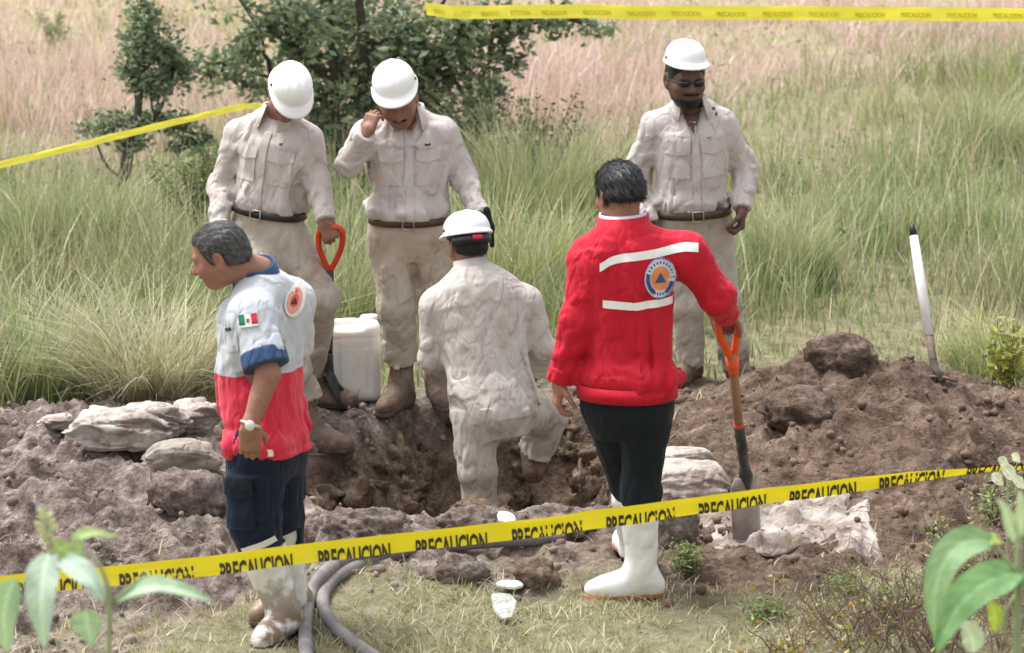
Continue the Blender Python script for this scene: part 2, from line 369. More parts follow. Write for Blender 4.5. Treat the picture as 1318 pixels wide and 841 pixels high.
# short turf in front
X = rng.uniform(-2.6, 3.0, 60000); Y = rng.uniform(9.2, 13.2, 60000)
den = (1 - soil_mask(X, Y)) * (.25 + .75 * sst(-.3, .3, fbm2(X, Y, 2.4, 3, 97))) * sst(9.0, 10, Y)
k = (rng.uniform(0, 1, len(X)) < den) & (pit_sd(X, Y) > .15); X, Y = X[k], Y[k]; n = len(X)
c = np.where(rng.uniform(0, 1, (n, 1)) < .5, pick(n, (.30, .31, .13), (.24, .28, .10), (.34, .33, .16)), pick(n, *DRY))
vv, ff, cc = blades(X, Y, height(X, Y) - .005, rng.uniform(.02, .075, n), rng.uniform(.003, .006, n), rng.uniform(.2, 1.1, n), rng.uniform(0, 6.28, n), c, segs=2)
o = mesh_np('short_turf', vv, ff, M_GRASS, cols=cc); tag(o, 'short half dry turf in front of the hole', 'grass', kind='stuff')
# sprouts on the soil margin
X = rng.uniform(-2.7, 2.9, 9000); Y = rng.uniform(11.3, 15.6, 9000)
k = (soil_mask(X, Y) > .3) & (rng.uniform(0, 1, len(X)) < .8 * sst(.25, .55, n2(X, Y, 2.1, 98))) & (pit_sd(X, Y) > .12); X, Y = X[k], Y[k]; n = len(X)
vv, ff, cc = blades(X, Y, height(X, Y) - .005, rng.uniform(.02, .09, n), rng.uniform(.003, .007, n), rng.uniform(.3, 1.2, n), rng.uniform(0, 6.28, n), pick(n, *DRY, (.3, .26, .16), (.25, .27, .1)), segs=2)
o = mesh_np('grass_scraps', vv, ff, M_GRASS, cols=cc); tag(o, 'torn dry grass scraps lying in the dug soil', 'grass', kind='stuff')

# low broad leaved weeds that break up the meadow
X, Y = field(60000, -6.5, 6.5, 15.2, 29); dn = sst(.18, .6, n2(X, Y, 1.6, 101) + .5 * n2(X, Y, 4.2, 102)) * (.35 + .65 * sst(.2, -.4, X) + .4 * sst(19, 21, Y)); k = (soil_mask(X, Y) < .15) & (rng.uniform(0, 1, len(X)) < .62 * dn); X, Y = X[k], Y[k]; n = len(X)
WEED = (X, Y, height(X, Y) + rng.uniform(.03, .40, n) * (.4 + .6 * rng.uniform(0, 1, n)))
def tussock(px, py, hgt, rad, n, cols, label, lean=(.2, .9), wd=.007, z=0.0):
    g = G(px, py, z); a = rng.uniform(0, 6.28, n); r = rad * .55 * np.sqrt(rng.uniform(0, 1, n))
    X = g[0] + r * np.cos(a); Y = g[1] + r * np.sin(a)
    c = pick(n, *cols); lump = 1 + .45 * vnoise(np.stack([np.cos(a) * 1.8, np.sin(a) * 1.8, r * 9], 1), int(px))
    vv, ff, cc = blades(X - g[0], Y - g[1], height(X, Y) - .01, hgt * rng.uniform(.35, 1.12, n) * lump, rng.uniform(.6, 1.2, n) * wd, rng.uniform(*lean, n) * rng.uniform(.5, 1.2, n), a + rng.normal(0, .9, n), c, segs=5, droop=.9, tipcol=c * .6 + .4 * np.array((.55, .5, .36)))
    o = mesh_np('grass_tussock', vv, ff, M_GRASS, cols=cc); o.location = (g[0], g[1], 0)
    tag(o, label, 'grass clump', 'grass tussocks in the meadow'); return o
tussock(195, 512, .60, .5, 1500, DRY + OLIVE + [(.52, .5, .4)], 'pale arching grass tussock behind the sacks at left', (.3, 1.1))
tussock(55, 500, .52, .55, 1100, OLIVE + GREEN, 'dark olive grass tussock at the left edge of the meadow', (.2, 1.0))
tussock(1015, 372, .50, .35, 900, GREEN + OLIVE, 'dark upright grass tussock right of the man in sunglasses', (.1, .6))
tussock(1250, 205, .60, .5, 1000, GREEN + OLIVE, 'spiky green grass tussock in the right meadow under the tape', (.15, .7))
tussock(690, 300, .72, .8, 1500, GREEN + OLIVE + [(.12, .16, .07)], 'tall dark grass tussock between the digger and the oak', (.1, .55))
tussock(650, 400, .62, .55, 1100, GREEN + YEL, 'fresh green grass tussock behind the digger helmet', (.1, .6))
tussock(440, 430, .55, .4, 700, GREEN + OLIVE, 'grass tussock behind the white jerrycan', (.1, .6))
tussock(1290, 470, .30, .5, 700, YEL + GREEN, 'bright yellow green tuft at the right edge above the heap', (.2, .9))
tussock(90, 330, .55, .6, 1000, GREEN + OLIVE, 'grey green tussock below the slim tree at left', (.2, .7))

# ------------------------------------------------------------------ woody plants
M_BARK = simple('bark', (.085, .07, .055), .95, .4, 30, .01, 60); M_TWIG = simple('twig', (.19, .135, .10), .9, .3, 30)
M_LEAF = leafmat('oak_leaf', .42, .35, spec=.5)
def tube(path, radii, sides=8, cap=True):
    path = np.asarray(path, float); radii = np.broadcast_to(radii, (len(path),)).astype(float)
    tg = np.gradient(path, axis=0); tg /= np.linalg.norm(tg, axis=1)[:, None] + 1e-9
    up = np.array([0, 0, 1.]) if abs(tg[0][2]) < .9 else np.array([1., 0, 0])
    n0 = nrm(np.cross(tg[0], up)); V_, a = [], np.linspace(0, 2 * math.pi, sides, endpoint=False)
    for i in range(len(path)):
        n0 = nrm(n0 - tg[i] * np.dot(n0, tg[i])); b = np.cross(tg[i], n0)
        V_.append(path[i] + radii[i] * (np.cos(a)[:, None] * n0 + np.sin(a)[:, None] * b))
    v = np.concatenate(V_); k = np.arange(sides); F = []
    for i in range(len(path) - 1):
        F.append(np.stack([i * sides + k, i * sides + (k + 1) % sides, (i + 1) * sides + (k + 1) % sides, (i + 1) * sides + k], 1))
    F = np.concatenate(F)
    if cap:
        v = np.concatenate([v, path[:1], path[-1:]]); c0, c1 = len(v) - 2, len(v) - 1
        e = (len(path) - 1) * sides
        T = np.concatenate([np.stack([(k + 1) % sides, k, np.full(sides, c0)], 1), np.stack([e + k, e + (k + 1) % sides, np.full(sides, c1)], 1)])
        return v, [F, T]
    return v, [F]
def join(parts):
    vs, qs, ts, off = [], [], [], 0
    for v, fl in parts:
        vs.append(v)
        for f in fl: (qs if f.shape[1] == 4 else ts).append(f + off)
        off += len(v)
    return np.concatenate(vs), [np.concatenate(l) for l in (qs, ts) if l]
def wiggle(a, b, n, amp, seed):
    t = np.linspace(0, 1, n)[:, None]; p = np.asarray(a) * (1 - t) + np.asarray(b) * t
    L = np.linalg.norm(np.asarray(b) - np.asarray(a)); r = np.random.default_rng(seed)
    w_ = np.cumsum(r.normal(0, 1, (n, 3)), 0); w_ -= w_[0] + (w_[-1] - w_[0]) * t
    return p + w_ * amp * L / math.sqrt(n)
def leaf_cloud(centers, size, cols, seed, aspect=.5):
    """one folded diamond leaf at every centre"""
    r = np.random.default_rng(seed); n = len(centers)
    d = r.normal(0, 1, (n, 3)); d[:, 2] *= .6; d /= np.linalg.norm(d, axis=1)[:, None]
    s = np.cross(d, r.normal(0, 1, (n, 3))); s /= np.linalg.norm(s, axis=1)[:, None]; nn = np.cross(d, s)
    L = size * r.uniform(.6, 1.25, n)[:, None]; W = L * aspect * .5
    v = np.stack([centers - d * L * .5, centers + s * W + nn * W * .35, centers + d * L * .5, centers - s * W + nn * W * .35], 1).reshape(-1, 3)
    b = (np.arange(n) * 4)[:, None]
    return v, [np.concatenate([b + np.array([[0, 1, 2]]), b + np.array([[0, 2, 3]])])], np.repeat(cols, 4, axis=0)
v, f, cc = leaf_cloud(np.stack(WEED, 1), .045, pick(len(WEED[0]), (.17, .21, .12), (.23, .27, .15), (.13, .16, .10), (.30, .31, .20)), 77, .38)
o = mesh_np('meadow_weeds', v, f, M_LEAF, cols=cc, smooth=False); tag(o, 'grey green leafy weeds mixed into the meadow grass', 'weeds', kind='stuff')
OAK = [(.15, .21, .12), (.22, .28, .16), (.13, .17, .105), (.33, .39, .24), (.26, .30, .20)]
def oak(root_xy, stems, sprays, dens, leaf, seed, label, spread, name='oak_tree'):
    """stems: list of paths (points in world), sprays: list of (centre, radii, number)"""
    r = np.random.default_rng(seed); root = empty(name, root_xy)
    tp = [tube(np.asarray(p), np.linspace(r0, r1, len(p)), 10) for p, r0, r1 in stems]
    v, f = join(tp); keep(mesh_np('trunk', v, f, M_BARK), root)
    allpts = np.concatenate([np.asarray(p)[1:] for p, _, _ in stems]); br, cen, cols = [], [], []
    for (c, rad, nn) in sprays:
        c = np.asarray(c, float); rad = np.asarray(rad, float)
        a = allpts[np.argmin(np.linalg.norm(allpts - c - np.array([0, 0, -.25]), axis=1))]
        br.append(tube(wiggle(a, c, 7, .10, r.integers(1e6)), np.linspace(.022 if leaf > .06 else .011, .005, 7), 6))
        nn = int(nn * dens); ntw = max(8, nn // 16); tips = []
        for q in range(ntw):
            u = r.normal(0, 1, 3); u /= np.linalg.norm(u); e = c + u * rad * 1.2 * r.uniform(.1, 1.0) ** .5
            w_ = wiggle(c + (e - c) * .1, e, 5, .12, r.integers(1e6)); br.append(tube(w_, np.linspace(.006, .0018, 5), 4, False)); tips.append(w_)
        for q in range(ntw):
            w_ = tips[q]; m = int(nn / ntw) + 1; t_ = r.uniform(.25, 1.05, m); i = np.clip((t_ * 4).astype(int), 0, 3)
            p = w_[i] + (w_[i + 1] - w_[i]) * (t_ * 4 - i)[:, None]
            cen.append(p + r.normal(0, spread * 1.5, (m, 3))); base = np.array(OAK)[r.integers(0, len(OAK), m)] * r.uniform(.75, 1.3) ; cols.append(base * r.uniform(.7, 1.35, (m, 1)))
    v, f = join(br); keep(mesh_np('branches', v, f, M_BARK), root)
    v, f, cc = leaf_cloud(np.concatenate(cen), leaf, np.concatenate(cols), seed)
    keep(mesh_np('crown', v, f, M_LEAF, cols=cc, smooth=False), root)
    tag(root, label, 'tree'); return root
TY = 19.6
def tp(x, y, dy=0): return P(x, y, TY + dy)
b = G(452, 232); TY = b[1]
stems = [([V(b[0] - .05, TY, -.05), tp(432, 150), tp(428, 60), tp(424, 5), tp(415, -120), tp(405, -240)], .034, .02),
         ([V(b[0] + .08, TY + .05, -.05), tp(466, 150), tp(470, 60), tp(462, 5), tp(480, -130), tp(505, -260)], .046, .022),
         ([tp(464, 140), tp(510, 70), tp(560, 20), tp(610, -60)], .02, .01), ([tp(430, 110), tp(380, 60), tp(330, 30), tp(290, -30)], .026, .012),
         ([tp(470, 60), tp(560, 30), tp(640, 35), tp(740, 25)], .022, .008), ([tp(428, 90), tp(350, 100), tp(290, 85)], .018, .007)]
sp = []
for (x, y, w_, h_, n_, dy) in [(300, 85, 45, 32, 480, .1), (330, 40, 55, 40, 700, -.1), (395, 60, 48, 45, 650, .25), (365, 20, 50, 30, 500, -.2), (420, 130, 45, 45, 420, .3), (440, 30, 45, 40, 420, .35),
        (520, 40, 55, 45, 900, 0), (560, 95, 50, 50, 900, .15), (600, 40, 50, 40, 800, -.1), (545, 140, 45, 45, 700, .2), (625, 110, 35, 40, 420, .1), (660, 30, 55, 20, 550, 0), (720, 28, 50, 12, 330, .05), (760, 33, 28, 8, 130, 0),
        (500, 110, 35, 50, 500, .35), (590, 165, 50, 40, 600, .25), (400, 170, 40, 40, 420, .3), (345, 120, 40, 35, 330, .35), (270, 95, 22, 18, 150, 0), (490, 190, 40, 40, 350, .3), (440, 80, 50, 50, 400, .45), (650, 75, 30, 28, 230, .1)]:
    sp.append((tp(x, y, dy - .1), (w_ / 190, .4, h_ / 175), n_))
for (x, y, w_, h_, n_) in [(470, 60, 60, 55, 650), (450, 120, 55, 50, 520), (500, 20, 60, 30, 500), (385, 95, 45, 45, 420), (575, 60, 60, 50, 600), (530, 175, 55, 40, 480), (610, 140, 45, 45, 420), (450, 185, 60, 40, 420), (400, 25, 60, 35, 450)]: sp.append((tp(x, y, rng.uniform(-.35, .5)), (w_ / 190, .45, h_ / 175), n_))
for k in range(20):                                                                    # the crown above the picture
    a = rng.uniform(0, 6.28); sp.append((tp(470, -60 - 190 * rng.uniform()) + V(.95 * math.cos(a), .9 * math.sin(a), 0), (.38, .4, .3), 380))
oak((b[0], TY, 0), stems, sp, .56, .074, 3, 'bushy dark green oak with twin trunks behind the two helmeted men', .028)
b = G(155, 256); TY = b[1]
stems = [([V(b[0], TY, -.05), tp(155, 240), tp(163, 195), tp(177, 150), tp(181, 110), tp(182, 40), tp(186, -30), tp(190, -110)], .036, .012),
         ([tp(172, 165), tp(200, 155), tp(240, 170), tp(275, 175)], .012, .005), ([tp(172, 165), tp(140, 160), tp(112, 165)], .011, .004)]
sp = [(tp(x, y, dy), (w_ / 200, .22, h_ / 195), n_) for (x, y, w_, h_, n_, dy) in
      [(185, 20, 24, 28, 360, 0), (175, 55, 28, 28, 420, .05), (205, 60, 34, 28, 460, -.03), (168, 95, 26, 24, 330, .05), (210, 100, 38, 24, 460, 0), (228, 80, 22, 22, 220, .05), (190, 118, 30, 14, 220, 0),
       (140, 160, 34, 13, 230, 0), (185, 158, 40, 14, 260, .05), (230, 160, 36, 14, 240, 0), (175, 185, 30, 14, 170, 0), (255, 185, 34, 18, 260, 0), (112, 166, 12, 8, 50, 0), (190, -30, 30, 26, 300, 0), (188, -75, 24, 24, 260, 0)]]
oak((b[0], TY, 0), stems, sp, 1.0, .052, 5, 'slim young oak with a leaning stem at upper left', .02, 'young_oak_tree')

def bush(px, py, w_, h_, n, cols, label, leaf=.035, seed=1, aspect=.42):
    g = G(px, py); root = empty('leafy_bush', (g[0], g[1], 0)); r = np.random.default_rng(seed); br, cen = [], []
    for k in range(max(8, n // 45)):
        a = r.uniform(0, 6.28); e = g + V(math.cos(a) * w_ * r.uniform(.1, .5), math.sin(a) * w_ * .4 * r.uniform(.2, 1), h_ * r.uniform(.45, 1))
        p = wiggle(g + V(r.normal(0, .03), r.normal(0, .03), 0), e, 6, .08, r.integers(1e6)); br.append(tube(p, np.linspace(.006, .002, 6), 5, False))
        m = 45; t_ = r.uniform(.25, 1.03, m) * 5; i = np.clip(t_.astype(int), 0, 4); cen.append(p[i] + (p[i + 1] - p[i]) * (t_ - i)[:, None] + r.normal(0, .028, (m, 3)))
    v, f = join(br); keep(mesh_np('stems', v, f, M_TWIG), root); cen = np.concatenate(cen)
    v, f, cc = leaf_cloud(cen, leaf, np.array(cols)[r.integers(0, len(cols), len(cen))] * r.uniform(.7, 1.3, (len(cen), 1)), seed, aspect)
    keep(mesh_np('foliage', v, f, M_LEAF, cols=cc, smooth=False), root); tag(root, label, 'bush'); return root
bush(250, 300, .62, .6, 1500, [(.13, .21, .06), (.17, .26, .08), (.10, .17, .06)], 'fresh green leafy bush left of the man holding the orange handle', seed=11)
bush(1295, 505, .28, .42, 420, [(.42, .40, .07), (.30, .32, .07), (.22, .27, .08)], 'yellowing leafy bush at the right edge behind the heap', seed=12, leaf=.05)
bush(690, 240, .8, .65, 1300, [(.09, .13, .06), (.12, .16, .07)], 'dark low bush at the foot of the oak', seed=13, leaf=.04)
bush(70, 60, .7, .35, 500, [(.16, .21, .08), (.2, .25, .1)], 'low green bush far away in the upper left field', seed=14)
bush(880, 735, .16, .12, 160, [(.2, .25, .1), (.26, .29, .13)], 'small weed growing by the soil block right of the boot', seed=15, leaf=.03)

for k, (x, y, w_, h_, n_, lb) in enumerate([(1150, 800, .30, .16, 420, 'low green weed patch right of the front turf'), (1235, 745, .34, .24, 520, 'green weeds among the twigs at the right edge'), (1085, 770, .22, .10, 260, 'small green weed between turf and sacking sheet'), (1290, 680, .26, .26, 380, 'green weed clump beside the white blossoms'), (985, 800, .20, .07, 200, 'flat weed in the front turf below the shovel')]):
    bush(x, y, w_, h_, n_, [(.20, .28, .10), (.27, .34, .13), (.33, .36, .17), (.16, .22, .09)], lb, .03, 30 + k)
# ------------------------------------------------------------------ smooth solids for bodies and clothes
def smin(a, b, k):
    h = np.maximum(k - np.abs(a - b), 0) / k
    return np.minimum(a, b) - h * h * k * .25
def smax(a, b, k): return -smin(-a, -b, k)
def surf(f, lo, hi, h):
    """surface nets of f(points, fine) on a grid of step h, evaluated finely only near the surface"""
    lo = np.asarray(lo, float); hi = np.asarray(hi, float); R = 4
    n = (np.ceil((hi - lo) / (h * R)).astype(int) + 1)
    cg = np.stack(np.meshgrid(*[np.arange(m) for m in n], indexing='ij'), -1).reshape(-1, 3)
    dc = f((lo + (cg + .5) * h * R).astype(np.float32), False)
    near = np.abs(dc) < h * R * 1.35 + .012
    N = n * R + 1
    D = np.repeat(np.repeat(np.repeat(dc.reshape(n), R, 0), R, 1), R, 2)
    D = np.pad(D, ((0, 1), (0, 1), (0, 1)), mode='edge').astype(np.float32)
    off = np.stack(np.meshgrid(*[np.arange(R + 1)] * 3, indexing='ij'), -1).reshape(-1, 3)
    mask = np.zeros(N, bool); c = cg[near] * R
    for o_ in off: mask[c[:, 0] + o_[0], c[:, 1] + o_[1], c[:, 2] + o_[2]] = True
    I = np.argwhere(mask)
    D[mask] = f((lo + I * h).astype(np.float32), True)
    S = D < 0
    s8 = [S[i:N[0] - 1 + i, j:N[1] - 1 + j, k:N[2] - 1 + k] for i in (0, 1) for j in (0, 1) for k in (0, 1)]
    cnt = sum(s.astype(np.int8) for s in s8); act = (cnt > 0) & (cnt < 8)
    cells = np.argwhere(act); vid = np.full(act.shape, -1, np.int64); vid[act] = np.arange(len(cells))
    acc = np.zeros((len(cells), 3)); num = np.zeros(len(cells))
    co = [(i, j, k) for i in (0, 1) for j in (0, 1) for k in (0, 1)]
    for a in range(8):
        for b in range(a + 1, 8):
            if sum(abs(co[a][q] - co[b][q]) for q in range(3)) != 1: continue
            pa, pb = cells + co[a], cells + co[b]
            da = D[pa[:, 0], pa[:, 1], pa[:, 2]]; db = D[pb[:, 0], pb[:, 1], pb[:, 2]]
            m = (da < 0) != (db < 0); t = np.where(m, da / np.where(m, da - db, 1), 0)
            acc += np.where(m[:, None], np.array(co[a]) + t[:, None] * (np.array(co[b]) - np.array(co[a])), 0); num += m
    verts = lo + (cells + acc / num[:, None]) * h
    F = []
    for ax in range(3):
        u, v = (ax + 1) % 3, (ax + 2) % 3
        sl0 = [slice(None)] * 3; sl1 = [slice(None)] * 3; sl0[ax] = slice(0, -1); sl1[ax] = slice(1, None)
        A, B = S[tuple(sl0)], S[tuple(sl1)]
        E = np.argwhere(A != B); E = E[(E[:, u] > 0) & (E[:, v] > 0) & (E[:, u] < N[u] - 1) & (E[:, v] < N[v] - 1)]
        def g(du, dv):
            q = E.copy(); q[:, u] -= du; q[:, v] -= dv; return vid[q[:, 0], q[:, 1], q[:, 2]]
        quad = np.stack([g(1, 1), g(0, 1), g(0, 0), g(1, 0)], 1)
        fl = ~A[E[:, 0], E[:, 1], E[:, 2]]; quad[fl] = quad[fl][:, ::-1]; F.append(quad)
    F = np.concatenate(F); F = F[(F >= 0).all(1)]
    return verts, F
def lap(v, F, it=1, lam=.5):
    e = np.concatenate([F[:, [0, 1]], F[:, [1, 2]], F[:, [2, 3]], F[:, [3, 0]]]); e = np.concatenate([e, e[:, ::-1]])
    deg = np.bincount(e[:, 0], minlength=len(v))[:, None]
    for _ in range(it):
        s = np.stack([np.bincount(e[:, 0], v[e[:, 1], q], len(v)) for q in range(3)], 1); v = v + lam * (s / np.maximum(deg, 1) - v)
    return v
def crease(q, seed):                  # long soft ridges
    a = vnoise(q, seed); return .9 * np.tanh(2.2 * a) - 1.0 * np.exp(-(a / .14) ** 2)
def fold(q, seed):                    # sharp creases between soft swells, about -1..1
    a = vnoise(q, seed); return .8 * np.tanh(2.2 * a) - .95 * np.exp(-(a / .15) ** 2)
def limb(a, b, ra, rb, amp=0, seed=0, freq=16, rm=None, twist=1.4, bias=None):
    """tapering rounded limb; amp: depth of the transverse cloth folds"""
    a = np.asarray(a, np.float32); b = np.asarray(b, np.float32); ba = b - a; L = float(np.linalg.norm(ba)) + 1e-6; ax = ba / L
    e1 = nrm(np.cross(ax, [0.3, .9, .1])).astype(np.float32); e2 = np.cross(ax, e1).astype(np.float32)
    ts, rs = ([0, 1], [ra, rb]) if rm is None else ([0, .5, 1], [ra, rm, rb])
    def f(p, fine):
        w_ = p - a; t = np.clip(w_ @ ax / L, 0, 1); q = w_ - t[:, None] * ba; d = np.sqrt((q * q).sum(1) + 1e-12); r = np.interp(t, ts, rs)
        if fine and amp:
            x, y = q @ e1 / (d + 1e-6), q @ e2 / (d + 1e-6)
            k = 1 if bias is None else np.interp(t, *bias)
            r = r + amp * k * fold(np.stack([t * L * freq + .8 * x, twist * x, twist * y], 1), seed)
        return d - r
    f.box = (np.minimum(a, b) - max(rs) - .03, np.maximum(a, b) + max(rs) + .03)
    return f
def ell(c, r, M=None):
    c = np.asarray(c, np.float32); r = np.asarray(r, np.float32)
    def f(p, fine):
        q = p - c
        if M is not None: q = q @ M.astype(np.float32)
        k = np.sqrt(((q / r) ** 2).sum(1)) + 1e-9; k2 = np.sqrt(((q / r ** 2) ** 2).sum(1)) + 1e-9
        return k * (k - 1) / k2
    f.box = (c - max(r) - .02, c + max(r) + .02)
    return f
def rbox(c, hs, rad, M):
    c = np.asarray(c, np.float32); hs = np.asarray(hs, np.float32) - rad
    def f(p, fine):
        q = np.abs((p - c) @ M.astype(np.float32)) - hs
        return np.sqrt((np.maximum(q, 0) ** 2).sum(1)) + np.minimum(q.max(1), 0) - rad
    e = float(np.linalg.norm(hs)) + rad; f.box = (c - e, c + e)
    return f
class Torso:
    def __init__(s, c0, c1, lat0, lat1, tab, pw=2.3):
        s.c0 = np.asarray(c0, float); s.c1 = np.asarray(c1, float); s.ax = s.c1 - s.c0; s.L = np.linalg.norm(s.ax); s.up = s.ax / s.L
        s.l0 = nrm(lat0 - s.up * np.dot(lat0, s.up)); s.l1 = nrm(lat1 - s.up * np.dot(lat1, s.up)); s.tab = np.array(tab, float); s.pw = pw
        m = nrm(s.l0 + s.l1); s.lat = m; s.fwd = nrm(np.cross(s.up, m))
    def coords(s, p):
        w_ = p - s.c0; t = w_ @ s.up / s.L; k = np.clip(t, 0, 1)[:, None]
        l = s.l0 * (1 - k) + s.l1 * k; l = l / np.linalg.norm(l, axis=1)[:, None]; fw = np.cross(s.up, l)
        return t, (w_ * l).sum(1), (w_ * fw).sum(1)
    def rad(s, t): return [np.interp(t, s.tab[:, 0], s.tab[:, i]) for i in range(1, 5)]
    def solid(s, grow=0.0, extra=None, lo=None, hi=None):
        t0, t1 = s.tab[0, 0], s.tab[-1, 0]
        def f(p, fine):
            t, x, y = s.coords(p); tc = np.clip(t, t0, t1); rx, rf, rb, of = s.rad(tc)
            y = y - of; ry = np.where(y > 0, rf, rb) + grow; rx = rx + grow
            k = (np.abs(x / rx) ** s.pw + np.abs(y / ry) ** s.pw + 1e-9) ** (1 / s.pw)
            d = (k - 1) * np.minimum(rx, ry)
            if extra is not None: d = d + extra(p, t, x, y, fine)
            d = np.where(t != tc, np.sqrt(np.maximum(d, 0) ** 2 + ((t - tc) * s.L) ** 2) + np.minimum(d, 0) * 0, d)
            if lo is not None: d = np.maximum(d, (lo - t) * s.L)
            if hi is not None: d = np.maximum(d, (t - hi) * s.L)
            return d
        a, b = s.c0 + s.ax * t0, s.c0 + s.ax * t1; f.box = (np.minimum(a, b) - .27, np.maximum(a, b) + .27); return f
    def at(s, t, x, y):               # world point
        k = min(max(t, 0), 1); l = nrm(s.l0 * (1 - k) + s.l1 * k); return s.c0 + s.ax * t + l * x + np.cross(s.up, l) * y
    def skin_pt(s, t, ang, grow=0):   # point on the surface, ang from front towards the person's left
        rx, rf, rb, of = [float(v[0]) for v in s.rad(np.array([t]))]; c, sn = math.cos(ang), math.sin(ang)
        ry = rf if c > 0 else rb; k = (abs(sn) ** s.pw + abs(c) ** s.pw) ** (-1 / s.pw); return s.at(t, -(rx + grow) * sn * k, of + (ry + grow) * c * k)
def solid(prims, k=.03, post=None):
    def f(p, fine):
        d = prims[0](p, fine)
        for q in prims[1:]:
            kk = k
            if isinstance(q, tuple): q, kk = q
            d = smin(d, q(p, fine), kk)
        return post(p, d, fine) if post else d
    bx = [(q[0] if isinstance(q, tuple) else q).box for q in prims]
    f.box = (np.min([b[0] for b in bx], 0), np.max([b[1] for b in bx], 0)); return f
def sdf_obj(name, f, h, mat, root, sm=1, cols=None, lo=None, hi=None):
    l, u = f.box
    v, F = surf(f, l if lo is None else lo, u if hi is None else hi, h)
    if sm: v = lap(v, F, sm, .5)
    c = cols(v) if cols else None
    o = mesh_np(name, v, F, mat, cols=c); keep(o, root) if root is not None else None
    return o
def bvh_of(o):
    me = o.data; n = len(me.vertices); co = np.zeros(n * 3, np.float32); me.vertices.foreach_get('co', co); co = co.reshape(-1, 3)
    return BVHTree.FromPolygons([tuple(map(float, c)) for c in co], [tuple(p.vertices) for p in me.polygons])
def decal(name, bvh, c, u, v, n, pts, faces, lift, mat, root, scale=1.0):
    """flat outline (pts in u,v) laid on a surface seen along -n"""
    u, v, n = nrm(u), nrm(v), nrm(n); out = []
    c = np.asarray(c, float); last = 0.0
    for a, b in pts:
        s = c + u * a * scale + v * b * scale
        hit = bvh.ray_cast(Vector(s + n * .35), Vector(-n), .7)
        if hit[0] is not None: q = np.array(hit[0]); last = float(np.dot(q - s, n)); out.append(q + np.array(hit[1]) * lift * .5 + n * lift * .5)
        else: out.append(s + n * (last + lift))
    return keep(mesh_np(name, out, faces, mat), root)
def grid_pts(w_, h_, nu=8, nv=4, fx=None):
    P_ = [(x, y) for y in np.linspace(-h_ / 2, h_ / 2, nv + 1) for x in np.linspace(-w_ / 2, w_ / 2, nu + 1)]
    if fx: P_ = [fx(*p) for p in P_]
    return P_, np.array([[j * (nu + 1) + i, j * (nu + 1) + i + 1, (j + 1) * (nu + 1) + i + 1, (j + 1) * (nu + 1) + i] for j in range(nv) for i in range(nu)])
def disc_pts(r, ry=None, rings=4, n=28, r0=0.0, a0=0, a1=2 * math.pi):
    ry = r if ry is None else ry; P_, F = [], []; cl = abs(a1 - a0 - 2 * math.pi) < 1e-6
    m = n if cl else n + 1
    for k in range(rings + 1):
        q = r0 + (1 - r0) * k / rings
        for i in range(m): a = a0 + (a1 - a0) * i / n; P_.append((math.cos(a) * r * q, math.sin(a) * ry * q))
    for k in range(rings):
        for i in range(n): F.append([k * m + i, (k + 1) * m + i, (k + 1) * m + (i + 1) % m, k * m + (i + 1) % m])
    return P_, np.array(F)

# ------------------------------------------------------------------ body pieces
def frame(yaw, pitch=0, roll=0):
    """yaw 0 faces the camera, + turns to picture right; returns rows right-hand side, forward, up"""
    y, p = math.radians(yaw), math.radians(pitch)
    f0 = V(math.sin(y), -math.cos(y), 0); z = V(0, 0, 1)
    f = f0 * math.cos(p) - z * math.sin(p); u = f0 * math.sin(p) + z * math.cos(p); l = np.cross(f, u)
    r = math.radians(roll); l, u = l * math.cos(r) + u * math.sin(r), u * math.cos(r) - l * math.sin(r)
    return np.stack([l, f, u])
def head_sdf(c, M, neck, jowl=1.0, nose=1.0, s=1.0):
    f0 = head_local(((np.asarray(neck) - c) @ M.T) / s, jowl, nose); c = np.asarray(c, float)
    def f(p, fine): return f0((((p - c) @ M.T) / s).astype(np.float32), fine) * s
    f.box = (np.minimum(c - .15 * s, np.asarray(neck) - .09), np.maximum(c + .15 * s, np.asarray(neck) + .09)); return f
